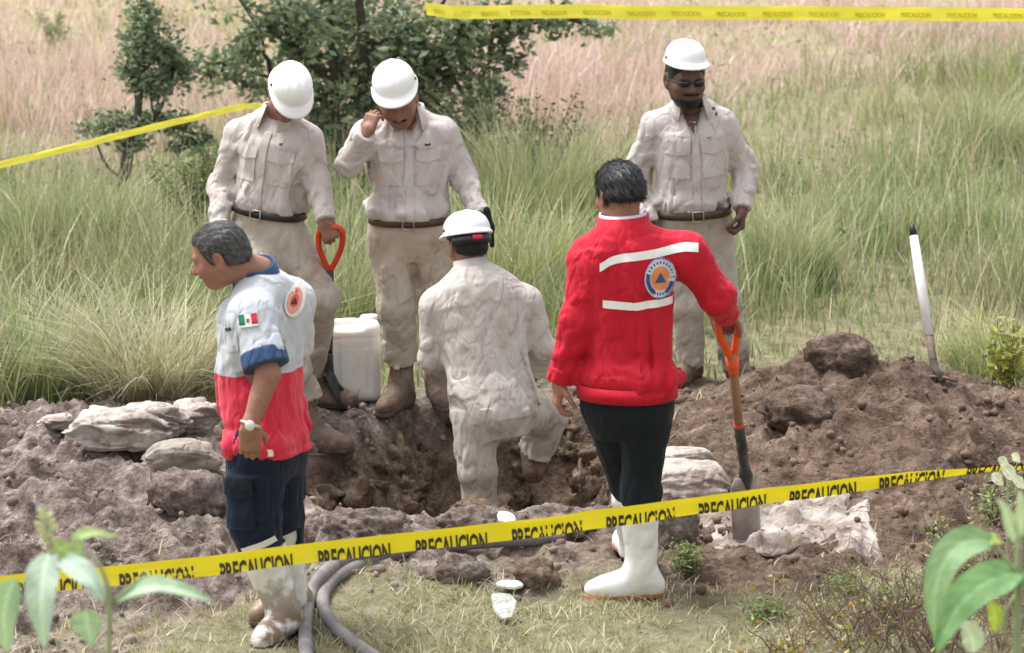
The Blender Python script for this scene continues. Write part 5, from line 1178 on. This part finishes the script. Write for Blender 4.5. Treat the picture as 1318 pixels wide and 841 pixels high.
def caution_tape(pts, width, twist, mat, ink, label, first, period, size, drop, cut=True, word_len=None, seed=0, sag=.0, mirror=False):
    """pts: world centre line; twist(s): tilt of the strip about its length, degrees; words every period metres from first"""
    pts = np.array(pts); seg = np.linalg.norm(np.diff(pts, axis=0), axis=1); S = np.concatenate([[0], np.cumsum(seg)]); L = S[-1]
    n = int(L / .02) + 2; ss = np.linspace(0, L, n); c = np.stack([np.interp(ss, S, pts[:, k]) for k in range(3)], 1); c = lapline(c, 60)
    c[:, 2] += .0025 * n2(ss, ss * 0, 6, seed) + .004 * n2(ss, ss * 0, 1.7, seed + 1)
    tg = np.gradient(c, axis=0); tg /= np.linalg.norm(tg, axis=1)[:, None]
    tw = np.radians(np.array([twist(s / L) for s in ss]) + 11 * n2(ss, ss * 0, 2.2, seed + 2))
    up0 = np.array([0, 0, 1.]) - tg * tg[:, 2:3]; up0 /= np.linalg.norm(up0, axis=1)[:, None]; nr0 = np.cross(tg, up0)     # faces the camera for a line running to +x
    up = up0 * np.cos(tw)[:, None] + nr0 * np.sin(tw)[:, None]; nr = np.cross(tg, up)
    vf = np.array([-.5, -.25, 0, .25, .5]); wav = .006 * np.stack([n2(ss, ss * 0 + k * .7, 8, seed + 5) for k in range(5)], 1)
    wd = width(ss / L) if callable(width) else np.full(n, width)
    V_ = np.concatenate([c + up * (wd * v)[:, None] + nr * wav[:, i:i + 1] for i, v in enumerate(vf)]); k = np.arange(n - 1)
    F = np.concatenate([np.stack([r * n + k, r * n + k + 1, (r + 1) * n + k + 1, (r + 1) * n + k], 1) for r in range(4)])
    o = mesh_np('caution_tape', V_, F, mat); tag(o, label, 'tape', 'yellow caution tapes')
    if ink is None: return o
    me = text_mesh('PRECAUCION', size, size * .036); s = first
    co = np.array([v.co[:] for v in me.vertices]); xs = (co[:, 0].min(), co[:, 0].max()); kx = (word_len / (xs[1] - xs[0])) if word_len else 1
    while s < L - .1:
        bm = bmesh.new(); bm.from_mesh(me); bmesh.ops.triangulate(bm, faces=bm.faces[:])
        if cut: bmesh.ops.bisect_plane(bm, geom=bm.verts[:] + bm.edges[:] + bm.faces[:], plane_co=(0, drop, 0), plane_no=(0, -1, 0), clear_outer=True)
        for x in np.arange(xs[0], xs[1], .06 / kx): bmesh.ops.bisect_plane(bm, geom=bm.verts[:] + bm.edges[:] + bm.faces[:], plane_co=(x, 0, 0), plane_no=(1, 0, 0))
        for v in bm.verts:
            x = (xs[1] - v.co.x if mirror else v.co.x - xs[0]) * kx; a = min(max(s + x, 0), L); f = np.interp(a, ss, np.arange(n)); i = min(int(f), n - 2); t = f - i
            cc = c[i] * (1 - t) + c[i + 1] * t; uu = up[i] * (1 - t) + up[i + 1] * t; nn = nr[i] * (1 - t) + nr[i + 1] * t; w_ = wd[i]
            y = (v.co.y - drop) - w_ * .5; fi = np.clip((y / w_ + .5) * 4, 0, 3.999); r0 = int(fi); q = wav[i] * (1 - t) + wav[i + 1] * t; off = q[r0] * (1 - fi + r0) + q[r0 + 1] * (fi - r0)
            v.co = Vector(cc + uu * y + nn * (off + .0022))
        obj_bm('lettering', bm, ink, o, False); s += period
    return o
NT = [P(-160, 773, 10.45), P(0, 754, 10.6), P(260, 730, 10.75), P(420, 709, 10.85), P(640, 686, 10.98), P(780, 667, 11.08), P(960, 643, 11.22), P(1130, 620, 11.36), P(1262, 604, 11.48), P(1310, 602, 11.52), P(1400, 606, 11.6)]
s0 = float(np.linalg.norm(NT[1] - NT[0])); sc = 127 / (FPX / 11.4)
caution_tape(NT, lambda q: np.interp(q, [0, .6, .78, .86, .90, 1], [.070, .070, .060, .042, .022, .020]), lambda q: np.interp(q, [0, .5, .8, .88, 1], [-8, -4, 12, 30, 40]), M_TAPE, M_INK, 'yellow caution tape stretched across the foreground in front of the hole', s0 + .06, sc, .098, .030, True, sc * .74, 3)
UT = [P(548, 10, 18.2), P(575, 16, 17.9), P(700, 15.5, 17.3), P(900, 16.5, 17.1), P(1100, 18, 17.0), P(1318, 20, 17.0), P(1450, 22, 17.0)]
caution_tape(UT, .075, lambda q: 4, M_TAPE2, M_INK2, 'yellow caution tape strung high behind the workers at the top right', .12, .245, .036, -.019, False, .16, 7)
LT = [P(-120, 243, 16.6), P(0, 213, 16.8), P(110, 186, 17.1), P(210, 161, 17.5), P(310, 137, 17.9), P(345, 136, 18.6), P(380, 150, 19.6)]
caution_tape(LT, lambda q: np.interp(q, [0, .5, 1], [.036, .038, .026]), lambda q: -20, M_TAPE2, None, 'yellow caution tape sloping from the left edge to the oak', 0, 1, 1, 0)

# ------------------------------------------------------------------ shovels
M_ORG2 = simple('orange_grip', (.78, .10, .02), .4, .06); M_ORRED = simple('red_orange_grip', (.62, .055, .02), .4, .06); M_WOOD = simple('ash_wood', (.36, .21, .13), .6, .2, 30); M_STEELD = simple('dark_painted_steel', (.02, .03, .026), .45, .3, dirt=(.1, .08, .06), dirt_scale=12, dirt_lo=.5, dirt_hi=.7)
M_STEEL = simple('worn_steel', (.34, .30, .28), .5, .2, 12, metal=.35, dirt=(.22, .16, .12), dirt_scale=9); M_WRAP = simple('white_wrapped_handle', (.78, .77, .76), .5, .06, 8, dirt=(.5, .45, .4), dirt_scale=12, dirt_lo=.55, dirt_hi=.75); M_RUST = simple('rusty_steel', (.13, .095, .075), .7, .3, 25, .01)
def add(name, v, F, mat, root): return keep(mesh_np(name, v, F, mat), root)
def dgrip(root, top, bot, wdir, wd, mat, r=.013):
    """D shaped grip: bar at the top, two cheeks meeting at the shaft"""
    top, bot = np.asarray(top), np.asarray(bot); w_ = nrm(wdir) * wd / 2; m = top * .55 + bot * .45
    path = [bot, bot * .75 + top * .25 - w_ * .45, m - w_ * .95, top * .9 + bot * .1 - w_, top - w_ * .55, top + w_ * .55, top * .9 + bot * .1 + w_, m + w_ * .95, bot * .75 + top * .25 + w_ * .45, bot]
    v, F = tube(lapline(np.array([a + (b - a) * t for a, b in zip(path[:-1], path[1:]) for t in (0, .25, .5, .75)] + [path[-1]]), 2), r, 10); add('grip', v, F, mat, root)
def blade(root, a, b, side, wd, mat, curve=.03, name='blade', point=True):
    a, b = np.asarray(a), np.asarray(b); ax = b - a; s = nrm(side - nrm(ax) * np.dot(side, nrm(ax))); n_ = nrm(np.cross(ax, s)); vs = []; m = 9; ts = np.linspace(0, 1, 10)
    for t in ts:
        w_ = wd / 2 * np.interp(t, [0, .08, .3, .75, .92, 1], [.35, .85, 1, .95, .6, .12] if point else [.6, .95, 1, 1, 1, 1])
        for u in np.linspace(-1, 1, m): vs.append(a + ax * t + s * u * w_ - n_ * curve * (u * u - .4) * (1 - .3 * t))
    vs = np.array(vs); back = vs + n_ * .004; nn = len(vs); g = lambda i, k: i * m + k
    F = [[g(i, k), g(i, k + 1), g(i + 1, k + 1), g(i + 1, k)] for i in range(9) for k in range(m - 1)]; F += [[q[3] + nn, q[2] + nn, q[1] + nn, q[0] + nn] for q in F]
    rim = [g(0, k) for k in range(m)] + [g(i, m - 1) for i in range(1, 10)] + [g(9, k) for k in range(m - 2, -1, -1)] + [g(i, 0) for i in range(8, 0, -1)]
    F += [[rim[i], rim[i - 1], rim[i - 1] + nn, rim[i] + nn] for i in range(len(rim))]
    add(name, np.concatenate([vs, back]), np.array(F), mat, root)
a, b = P(934, 404, 12.34), P(943, 466, 12.43); c, d, e = P(951, 548, 12.58), P(960, 612, 12.72), P(964, 694, 12.84)
r = empty('shovel', (*e[:2], 0)); dgrip(r, a, b, V(1, .5, 0), .085, M_ORG2, .016); v, F = tube([b - (c - b) * .12, b, c], [.017, .019, .019], 12); add('shaft', v, F, M_WOOD, r); v, F = tube([b * .9 + a * .1, b * .8 + c * .2], [.028, .021], 12); add('grip_socket', v, F, M_ORG2, r)
v, F = tube([c - (c - b) * .05, c + (d - c) * .12], .022, 12); add('collar', v, F, M_ORRED, r); v, F = tube([c, c * .5 + d * .5, d], [.023, .022, .019], 12); add('socket', v, F, M_STEELD, r)
v, F = tube([d * .75 + c * .25, d, d * .6 + e * .4], [.02, .03, .012], 10); add('frog', v, F, M_STEELD, r); blade(r, d, e + (e - d) * .25, V(1, .8, 0), .15, M_STEEL, .03, point=False)
tag(r, 'shovel with orange grip and pale wooden shaft under the red jacket man hand', 'shovel', 'shovels')
a, b, c, d = P(426, 292, 14.62), P(424, 352, 14.74), P(423, 470, 14.94), P(440, 503, 14.94)
r = empty('shovel', (*d[:2], 0)); dgrip(r, a, b, V(1, 0, 0), .115, M_ORRED, .0145); v, F = tube([b + (a - b) * .1, c], [.021, .019], 12); add('shaft', v, F, M_STEELD, r)
cu = np.array([c - (c - b) * .15, c, c + V(.006, 0, -.05), c + V(.022, 0, -.09), d]); v, F = tube(cu, [.02, .024, .022, .018, .016], 10); add('socket', v, F, M_STEELD, r); blade(r, c + V(.0, 0, -.02), d + V(.03, 0, -.10), V(.2, 1, 0), .13, M_STEELD, .025)
tag(r, 'dark shovel with red orange D grip held in front of the white jerrycan', 'shovel', 'shovels')
yg = on_ground(1214, 497)[1]; a, b, c = P(1174, 289, yg + .34), P(1176, 304, yg + .32), P(1196, 432, yg + .12); d, e = P(1201, 464, yg + .06), P(1214, 490, yg)
r = empty('shovel', (*e[:2], .2)); v, F = tube([a, a * .6 + b * .4, b], [.010, .015, .017], 10); add('handle_end', v, F, M_BLACK, r); v, F = tube([b, b * .5 + c * .5, c], [.020, .024, .023], 12); add('shaft', v, F, M_WRAP, r)
v, F = tube([c * .98 + b * .02, d, d * .6 + e * .4 + V(-.006, 0, -.01), e], [.021, .020, .019, .018], 10); add('socket', v, F, M_RUST, r); blade(r, e + V(-.005, .02, -.01), e + V(.06, .02, -.27), V(1, .5, 0), .19, M_RUST, .03)
v, F = tube([e + V(-.06, .03, .012), e + V(.0, 0, .016), e + V(.06, -.03, .004)], .008, 8); add('tread', v, F, M_RUST, r)
tag(r, 'shovel with white wrapped handle stuck in the right soil heap', 'shovel', 'shovels')

# ------------------------------------------------------------------ jerrycan
def jerrycan():
    c = P(452, 528, 15.14); c[2] = hz(c[0], c[1]) - .01; w_, d_, h_ = .285, .24, .40; yaw = .15; Mx = np.array([[math.cos(yaw), -math.sin(yaw), 0], [math.sin(yaw), math.cos(yaw), 0], [0, 0, 1]])
    m, t, b = new_mat('translucent_white_plastic'); b.inputs['Base Color'].default_value = (.80, .82, .79, 1); b.inputs['Roughness'].default_value = .35; b.inputs['Subsurface Weight'].default_value = .25; b.inputs['Subsurface Scale'].default_value = .05
    n1 = texnoise(t, 7, 5); col = ramp(t, n1.outputs[0], [(.4, (.88, .89, .87)), (.75, (.78, .78, .75))]); t.links.new(col, b.inputs['Base Color']); bump(t, b, texnoise(t, 14, 3).outputs[0], .3, .012)
    root = empty('jerrycan', c); box = rbox(c + V(0, 0, h_ / 2), (w_ / 2, d_ / 2, h_ / 2), .045, Mx); slot = rbox(c + Mx @ V(-.02, 0, h_ + .005), (.075, .2, .038), .02, Mx); hand = limb(c + Mx @ V(-.10, 0, h_ - .02), c + Mx @ V(.07, 0, h_ - .02), .02, .02)
    def f(p, fine):
        q = (p - c) @ Mx; d = smax(box(p, fine), -slot(p, fine), .02); d = smin(d, hand(p, fine), .012)
        rib = np.abs(np.abs(q[:, 0]) - .075) < .012
        if fine: d = d + np.where(rib & (np.abs(q[:, 2] - .2) < .13), .006, 0) + np.where(np.abs(q[:, 2] - .33) < .006, .004, 0) + .003 * vnoise(p * 14, 2)
        return d
    f.box = (c - .25, c + V(.25, .25, .5)); sdf_obj('body', f, .007, m, root, 2)
    v, F = tube([c + Mx @ V(.105, 0, h_ - .03), c + Mx @ V(.105, 0, h_ + .012), c + Mx @ V(.105, 0, h_ + .014)], [.028, .028, .024], 18); keep(mesh_np('cap', v, F, m), root)
    tag(root, 'white plastic jerrycan standing behind muddy boots at the hole edge', 'jerrycan')
jerrycan()

# ------------------------------------------------------------------ hoses
M_HOSE = simple('grey_hose', (.15, .14, .14), .6, .25, 9, dirt=(.30, .26, .24), dirt_scale=8, dirt_lo=.45, dirt_hi=.7)
def hose(px, rad, label, lift=.0, bury=False):
    pts = []
    for x, y in px:
        g = G(x, y, .04); z = hz(g[0], g[1]) + rad * .8 + lift; pts.append(P(x, y, g[1])); pts[-1] = G(x, y, z)
    pts = np.array(pts); n = 240; t = np.linspace(0, len(pts) - 1, n); k = np.arange(len(pts)); p = np.stack([np.interp(t, k, pts[:, i]) for i in range(3)], 1); p = lapline(p, 160)
    s = np.concatenate([[0], np.cumsum(np.linalg.norm(np.diff(p, axis=0), axis=1))]); m = int(s[-1] / .006); ss = np.linspace(0, s[-1], m); p = np.stack([np.interp(ss, s, p[:, i]) for i in range(3)], 1)
    v, F = tube(p, rad * (1 + .035 * np.sin(ss / .018 * 2 * math.pi)), 14); o = mesh_np('hose', v, F, M_HOSE); tag(o, label, 'hose', 'grey hoses')
hose([(396, 870), (393, 830), (393, 800), (398, 765), (412, 740), (440, 720), (480, 708), (540, 699), (610, 692), (690, 686), (770, 676)], .027, 'outer grey hose curving up from the bottom edge into the hole')
hose([(520, 870), (470, 838), (436, 814), (418, 792), (413, 768), (424, 748), (452, 730), (500, 714), (560, 703), (640, 697), (720, 692)], .026, 'inner grey hose looping nearest the front grass')

# ------------------------------------------------------------------ sacks and sheeting
def sack_material(name, c, d, lo=.42, hi=.62):
    m = simple(name, c, .85, .12, 14, dirt=d, dirt_scale=7, dirt_lo=lo, dirt_hi=hi); t = m.node_tree; b = t.nodes['Principled BSDF']; n1 = texnoise(t, 22, 6, .6); n1.inputs['Distortion'].default_value = 1.5; crisp_bump(t, b, .012); return m
M_SACKW = sack_material('pale_sacking', (.45, .405, .37), (.22, .175, .15), .43, .57); M_SACKG = sack_material('grey_brown_sacking', (.32, .275, .24), (.19, .15, .125)); M_SACKP = sack_material('pale_folded_sacking', (.44, .395, .355), (.22, .175, .145), .43, .58)
def sack(px, py, wpx, hpx, mat, label, seed, rz=0, depth=.8, crisp=1.0, sink=.3):
    g = on_ground(px, py + hpx * .45); k = FPX / np.linalg.norm(g - V(0, 0, CAM_H)); sx, sz = wpx / k / 2, hpx / k / 2
    v = IV4; p = np.sign(v) * np.abs(v) ** np.array([.85, .8, .8]); th = np.arctan2(v[:, 2], v[:, 1]); wv = .8 * vnoise(v * 1.2 + seed, seed + 8)
    q = np.stack([v[:, 0] * 1.5 + wv, np.cos(th) * 2.0 + wv, np.sin(th) * 2.4], 1) + seed * 3.1
    d = 1 + .10 * crisp * crease(q, seed) + .14 * vnoise(v * 1.2 + seed, seed + 3) + .05 * crisp * crease(q * 2.2, seed + 6)
    p = p * d[:, None]; seam = sst(.6, 1.0, np.abs(v[:, 0])); p[:, 2] *= 1 - .6 * seam; p[:, 1] *= 1 + .2 * seam
    o = mesh_np('sack', p * np.array([sx, sx * depth, sz]) * .95, IF4, mat); o.location = Vector(g + V(0, sx * depth * .6, sz * (1 - sink))); o.rotation_euler = (0, 0, rz); tag(o, label, 'sack', 'muddy sacks around the hole'); return o
IV4, IF4 = ico(5)
sack(150, 556, 130, 62, M_SACKW, 'crumpled white stained sack spread over the left heap', 1, .15, .7, 1.0)
sack(196, 542, 110, 44, M_SACKW, 'pale flattened sack lying behind the crumpled white one', 7, -.2, .6, 1.1)
sack(236, 592, 104, 50, M_SACKG, 'rolled grey brown sack beside the man in grey and red', 2, .12, .5, .6)
sack(250, 540, 80, 50, M_SACKW, 'pale sack end poking out behind the man in grey and red', 3, 0, .7, 1.3)
sack(70, 548, 54, 20, M_SACKW, 'small pale scrap of sacking at the far left rim', 4)
sack(893, 622, 112, 56, M_SACKP, 'pale folded sack behind the red jacket man knees', 5, -.15, .7, .7)
sack(880, 596, 90, 40, M_SACKP, 'upper pale sack slumped on the folded one beside the shovel', 9, .2, .6, .7)
sack(410, 578, 80, 42, M_SACKG, 'grey muddy sack under the near boot at the left hole edge', 6, .1, .6, .8)
M_SHEET = sack_material('dirty_sheet', (.40, .355, .32), (.20, .155, .125), .42, .55)
def sheet(cx, cy, wpx, hpx, label, seed, dome=0.0, amp=1.0, mat=None):
    a, b = G(cx - wpx / 2, cy), G(cx + wpx / 2, cy); y0, y1 = G(cx, cy + hpx / 2)[1], G(cx, cy - hpx / 2)[1]; nu, nv = 90, 60
    U, W_ = np.meshgrid(np.linspace(-1, 1, nu), np.linspace(-1, 1, nv), indexing='ij'); ang = np.arctan2(W_, U); rr = 1 + .10 * n2(ang, ang * 0 + seed, 1.6, seed) + .05 * n2(ang, ang * 0, 5, seed + 1)
    X = (a[0] + b[0]) / 2 + U * (b[0] - a[0]) / 2 * rr; Y_ = (y0 + y1) / 2 + W_ * (y1 - y0) / 2 * rr + .05 * U
    q = np.stack([X.ravel() * 5, Y_.ravel() * 9 + X.ravel() * 2, np.full(X.size, seed)], 1); fz = fold(q, seed).reshape(X.shape); f2 = fold(q * 2.3, seed + 3).reshape(X.shape)
    h0 = height(X, Y_); hb = h0.copy()
    for _ in range(30): hp = np.pad(hb, 1, mode='edge'); hb = (hp[:-2, 1:-1] + hp[2:, 1:-1] + hp[1:-1, :-2] + hp[1:-1, 2:]) / 4
    Z = np.maximum(hb, h0 - .012) + .014 + dome * np.maximum(0, 1 - U ** 2 - W_ ** 2) ** .7 + .010 * amp * np.maximum(fz, -.6) + .004 * amp * f2 + .032 * np.exp(-((W_ + .85) / .12) ** 2) * np.exp(-((U + .1) / .45) ** 2) - .02 * sst(.8, 1.05, np.maximum(np.abs(U), np.abs(W_)))
    v = np.stack([X, Y_, Z], -1).reshape(-1, 3); i = np.arange(nu * nv).reshape(nu, nv); F = np.stack([i[:-1, :-1], i[1:, :-1], i[1:, 1:], i[:-1, 1:]], -1).reshape(-1, 4)
    o = mesh_np('sacking_sheet', v, F, mat or M_SHEET); md = o.modifiers.new('thickness', 'SOLIDIFY'); md.thickness = .006; md.offset = -1; tag(o, label, 'sheet', None); return o
sheet(1000, 680, 205, 66, 'empty pale sacking sheet lying flat under the shovel blade', 3)
sheet(1095, 690, 70, 60, 'crumpled white rag at the right end of the sacking sheet', 8)
M_CHIP = simple('white_shard', (.62, .64, .60), .6, .12, 12, .012, 40, dirt=(.4, .36, .3), dirt_scale=20)
def shard(px, py, wpx, hpx, label, seed, tilt, z=.03):
    g = G(px, py, z); s = FPX / 12.6; n_ = 9; a = np.linspace(0, 6.283, n_, endpoint=False) + seed; r_ = 1 + .22 * np.random.default_rng(seed).uniform(-1, 1, n_); bm = bmesh.new()
    vs = [bm.verts.new((math.cos(q) * k * wpx / s / 2, math.sin(q) * k * hpx / s / 2, 0)) for q, k in zip(a, r_)]; f = bm.faces.new(vs); e = bmesh.ops.extrude_face_region(bm, geom=[f]); bmesh.ops.translate(bm, vec=(0, 0, .012), verts=[x for x in e['geom'] if isinstance(x, bmesh.types.BMVert)])
    bmesh.ops.recalc_face_normals(bm, faces=bm.faces); bmesh.ops.bevel(bm, geom=bm.edges[:], offset=.004, segments=2, affect='EDGES'); o = obj_bm('white_shard', bm, M_CHIP, None, False); o.location = Vector(g); o.location.z = max(g[2], hz(g[0], g[1]) + .012); o.rotation_euler = tilt; tag(o, label, 'shard', 'white shards lying about')
shard(648, 780, 38, 40, 'larger white shard lying in the front grass', 3, (.75, .1, .3), .04); shard(655, 754, 38, 22, 'flat white shard beside the dark loaf shaped clod', 5, (.3, 0, .1)); shard(652, 668, 26, 24, 'small white piece on the rim beside the digger leg', 6, (.6, .2, 0), .12)

# ------------------------------------------------------------------ foreground plants
M_BIGLEAF = leafmat('soft_pale_leaf', .75, .3, spec=.2, backlight=(1.0, 1.2, .6), soft=True); M_STEM = simple('pale_stem', (.30, .36, .20), .7, .15)
def leaf(root, path, wd, facing, col, seed=0, fold_=.25, name='leaf'):
    path = np.array(path); n = 22; t = np.linspace(0, len(path) - 1, n); p = np.stack([np.interp(t, np.arange(len(path)), path[:, k]) for k in range(3)], 1); p = lapline(p, 12); tg = np.gradient(p, axis=0); tg /= np.linalg.norm(tg, axis=1)[:, None]
    u = np.linspace(0, 1, n); w_ = wd / 2 * np.sin(math.pi * np.clip(u, 0, 1) ** .8) ** .75 * (1 - .25 * u) + .002; nr = facing - tg * (tg @ facing)[:, None]; nr /= np.linalg.norm(nr, axis=1)[:, None]; sd_ = np.cross(tg, nr); m = 11; vs, cs = [], []
    for k, s in enumerate(np.linspace(-1, 1, m)):
        wave = .06 * wd * np.sin(u * 17 + seed + s * 2) * abs(s); vs.append(p + sd_ * (w_ * s)[:, None] + nr * (abs(s) ** 1.3 * fold_ * w_ * .9 + wave * .6)[:, None])
        vein = 1 + .10 * np.cos(u * 46 - abs(s) * 9) + (.35 if s == 0 else 0); cs.append(np.array(col)[None] * vein[:, None] * np.ones((n, 1)) * (1 - .08 * abs(s)))
    i = np.arange(m * n).reshape(m, n); F = np.stack([i[:-1, :-1], i[1:, :-1], i[1:, 1:], i[:-1, 1:]], -1).reshape(-1, 4); return keep(mesh_np(name, np.concatenate(vs), F, M_BIGLEAF, cols=np.concatenate(cs)), root)
def stem(root, pts, r0, r1, mat=None, name='stem'):
    pts = lapline(np.array([a + (b - a) * t for a, b in zip(pts[:-1], pts[1:]) for t in (0, .33, .66)] + [pts[-1]]), 3); v, F = tube(pts, np.linspace(r0, r1, len(pts)), 8); return keep(mesh_np(name, v, F, mat or M_STEM), root)
FC = V(0, -.75, .65)
def left_plant():
    Y = 7.0; q = lambda x, y, dy=0: P(x, y, Y + dy); b = q(135, 860); b = V(b[0], b[1], hz(b[0], b[1]) - .02); r = empty('broad_leaved_plant', b)
    stem(r, [b, q(140, 815), q(142, 770), q(135, 735), q(118, 715)], .008, .004); stem(r, [q(118, 715), q(80, 716), q(62, 700), q(60, 660)], .004, .002); stem(r, [q(142, 775), q(175, 750), q(190, 735)], .004, .002)
    PG, BG = (.42, .56, .42), (.50, .62, .55)
    leaf(r, [q(62, 712), q(55, 740, -.03), q(52, 780, -.06), q(58, 835, -.06)], .085, V(-.2, -.9, .4), BG, 1); leaf(r, [q(70, 716), q(95, 728, -.03), q(120, 750, -.06), q(134, 776, -.06)], .065, V(.2, -.6, .8), BG, 2); leaf(r, [q(150, 775), q(185, 756, -.02), q(225, 756, -.04), q(275, 776, -.03)], .055, V(0, -.5, .9), PG, 3, .5)
    leaf(r, [q(110, 785), q(112, 800), q(118, 830)], .075, V(-.1, -.9, .5), PG, 4); leaf(r, [q(20, 745), q(8, 770), q(4, 800), q(10, 840)], .07, V(.1, -.9, .4), PG, 5); leaf(r, [q(66, 700), q(82, 708), q(100, 728)], .04, V(0, -.7, .7), (.40, .52, .20), 6); leaf(r, [q(105, 715), q(95, 690), q(120, 685), q(150, 690)], .03, V(0, -.6, .8), (.40, .50, .24), 7)
    for k in range(10):
        t = k / 9; c = q(60 + 3 * math.sin(k * 2.1), 700 - 38 * t); leaf(r, [c, c + V(.012 * (-1) ** k, -.005, .012), c + V(.022 * (-1) ** k, -.005, .014)], .012, FC, (.52, .52, .34), k, .2, 'bud')
    tag(r, 'blurred pale broad leaved plant at the bottom left corner', 'plant')
def right_plant():
    Y = 7.4; q = lambda x, y, dy=0: P(x, y, Y + dy); b = q(1312, 870); b = V(b[0], b[1], hz(b[0], b[1]) - .02); r = empty('broad_leaved_plant', b)
    stem(r, [b, q(1309, 820), q(1310, 740), q(1312, 690)], .012, .008); A, B = (.24, .42, .20), (.34, .50, .30)
    leaf(r, [q(1282, 700), q(1245, 690, -.02), q(1212, 720, -.05), q(1200, 765, -.07), q(1204, 825, -.06)], .085, V(-.1, -.85, .5), B, 1, .3); leaf(r, [q(1318, 735), q(1270, 748, -.03), q(1230, 780, -.06), q(1206, 840, -.08)], .11, V(-.2, -.7, .7), A, 2, .25); leaf(r, [q(1310, 700), q(1300, 680), q(1296, 660), q(1284, 642)], .035, FC, (.55, .64, .48), 3, .4); leaf(r, [q(1313, 690), q(1316, 665), q(1312, 632)], .04, FC, (.58, .66, .5), 4, .4)
    stem(r, [q(1310, 740), q(1295, 718), q(1280, 702)], .006, .004); stem(r, [q(1296, 830), q(1290, 790), q(1306, 768)], .005, .004); leaf(r, [q(1262, 700), q(1278, 692), q(1290, 700)], .03, FC, (.50, .58, .22), 5); leaf(r, [q(1275, 775), q(1282, 795), q(1280, 815)], .04, FC, (.50, .58, .14), 6); leaf(r, [q(1255, 840), q(1250, 815), q(1235, 800)], .06, FC, (.62, .68, .62), 7); leaf(r, [q(1318, 740), q(1340, 760), q(1370, 800)], .09, FC, A, 8)
    tag(r, 'green broad leaved plant with fuzzy leaves at the bottom right corner', 'plant')
left_plant(); right_plant()
def twig_shrub(base_px, n, spread, hgt, label, seed, Y, leaves=120, cols=((.34, .36, .10), (.24, .30, .09), (.42, .36, .12)), lsz=.028):
    rr = np.random.default_rng(seed); b = P(*base_px, Y); b[2] = hz(b[0], b[1]); r = empty('twiggy_shrub', b); br, cen = [], []
    for k in range(n):
        a0 = b + V(rr.normal(0, spread * .35), rr.normal(0, .12), -.01); a = rr.uniform(0, 6.28); ln = hgt * rr.uniform(.45, 1.1); e = a0 + V(math.cos(a) * spread * rr.uniform(.2, 1), math.sin(a) * .25, ln)
        p = wiggle(a0, e, 9, .10, rr.integers(1e6)); p[:, 2] += -.12 * ln * (np.linspace(0, 1, 9) ** 2); br.append(tube(p, np.linspace(.0045, .0013, 9), 5, False))
        for q in range(4):
            i = rr.integers(2, 8); e2 = p[i] + V(rr.normal(0, .11), rr.normal(0, .05), rr.normal(.03, .07)); p2 = wiggle(p[i], e2, 6, .15, rr.integers(1e6)); br.append(tube(p2, np.linspace(.0022, .0008, 6), 4, False)); cen.append(p2[-1] + rr.normal(0, .01, 3)); cen.append(p[i] + rr.normal(0, .01, 3))
    v, F = join(br); keep(mesh_np('twigs', v, F, M_TWIG), r); cen = np.array(cen)[rr.permutation(len(cen))[:leaves]]
    v, F, cc = leaf_cloud(cen, lsz, np.array(cols)[rr.integers(0, len(cols), len(cen))] * rr.uniform(.7, 1.3, (len(cen), 1)), seed, .5); keep(mesh_np('foliage', v, F, M_LEAF, cols=cc, smooth=False), r); tag(r, label, 'shrub'); return r
twig_shrub((1225, 800), 46, .42, .52, 'bare twiggy shrub tangled at the right edge below the tape end', 3, 11.3, 110); twig_shrub((1120, 815), 26, .30, .34, 'low sparse twigs beside the white rag at lower right', 5, 11.5, 60); twig_shrub((1060, 838), 16, .22, .14, 'yellow green seedlings at the bottom right of the front turf', 8, 11.3, 110, ((.48, .44, .05), (.36, .38, .07), (.5, .30, .08)), .035); twig_shrub((1300, 735), 30, .28, .55, 'dense dark twigs behind the fuzzy leaved plant', 9, 11.7, 80)
M_STICK = simple('pale_stick', (.55, .50, .42), .8, .15)
for k, (x0, y0, x1, y1, lb) in enumerate([(1258, 545, 1285, 528, 'short pale stick on the right flank of the heap'), (1268, 560, 1318, 530, 'long pale root sticking out at the right edge')]):
    a, b = G(x0, y0, .05), G(x1, y1, .10); v, F = tube(wiggle(a, b, 8, .08, k), np.linspace(.012, .006, 8), 7); tag(mesh_np('stick', v, F, M_STICK), lb, 'stick', 'pale sticks in the heap')
r = empty('white_flower', P(1292, 612, 11.4)); 
for k, (x, y, w_) in enumerate([(1284, 618, 16), (1300, 610, 20), (1312, 622, 16), (1292, 596, 14), (1308, 590, 12)]):
    c = P(x, y, 11.4); s = w_ / 355; leaf(r, [c + V(-s * .5, 0, s * .5), c, c + V(s * .5, .01, -s * .5)], s * 1.0, FC, (.80, .80, .74), k, .3, 'petal')
stem(r, [V(*P(1298, 700, 11.4)[:2], hz(*P(1298, 700, 11.4)[:2])), P(1298, 650, 11.4), P(1297, 612, 11.4)], .004, .003)
tag(r, 'white blossoms at the right edge where the foreground tape ends', 'flower')
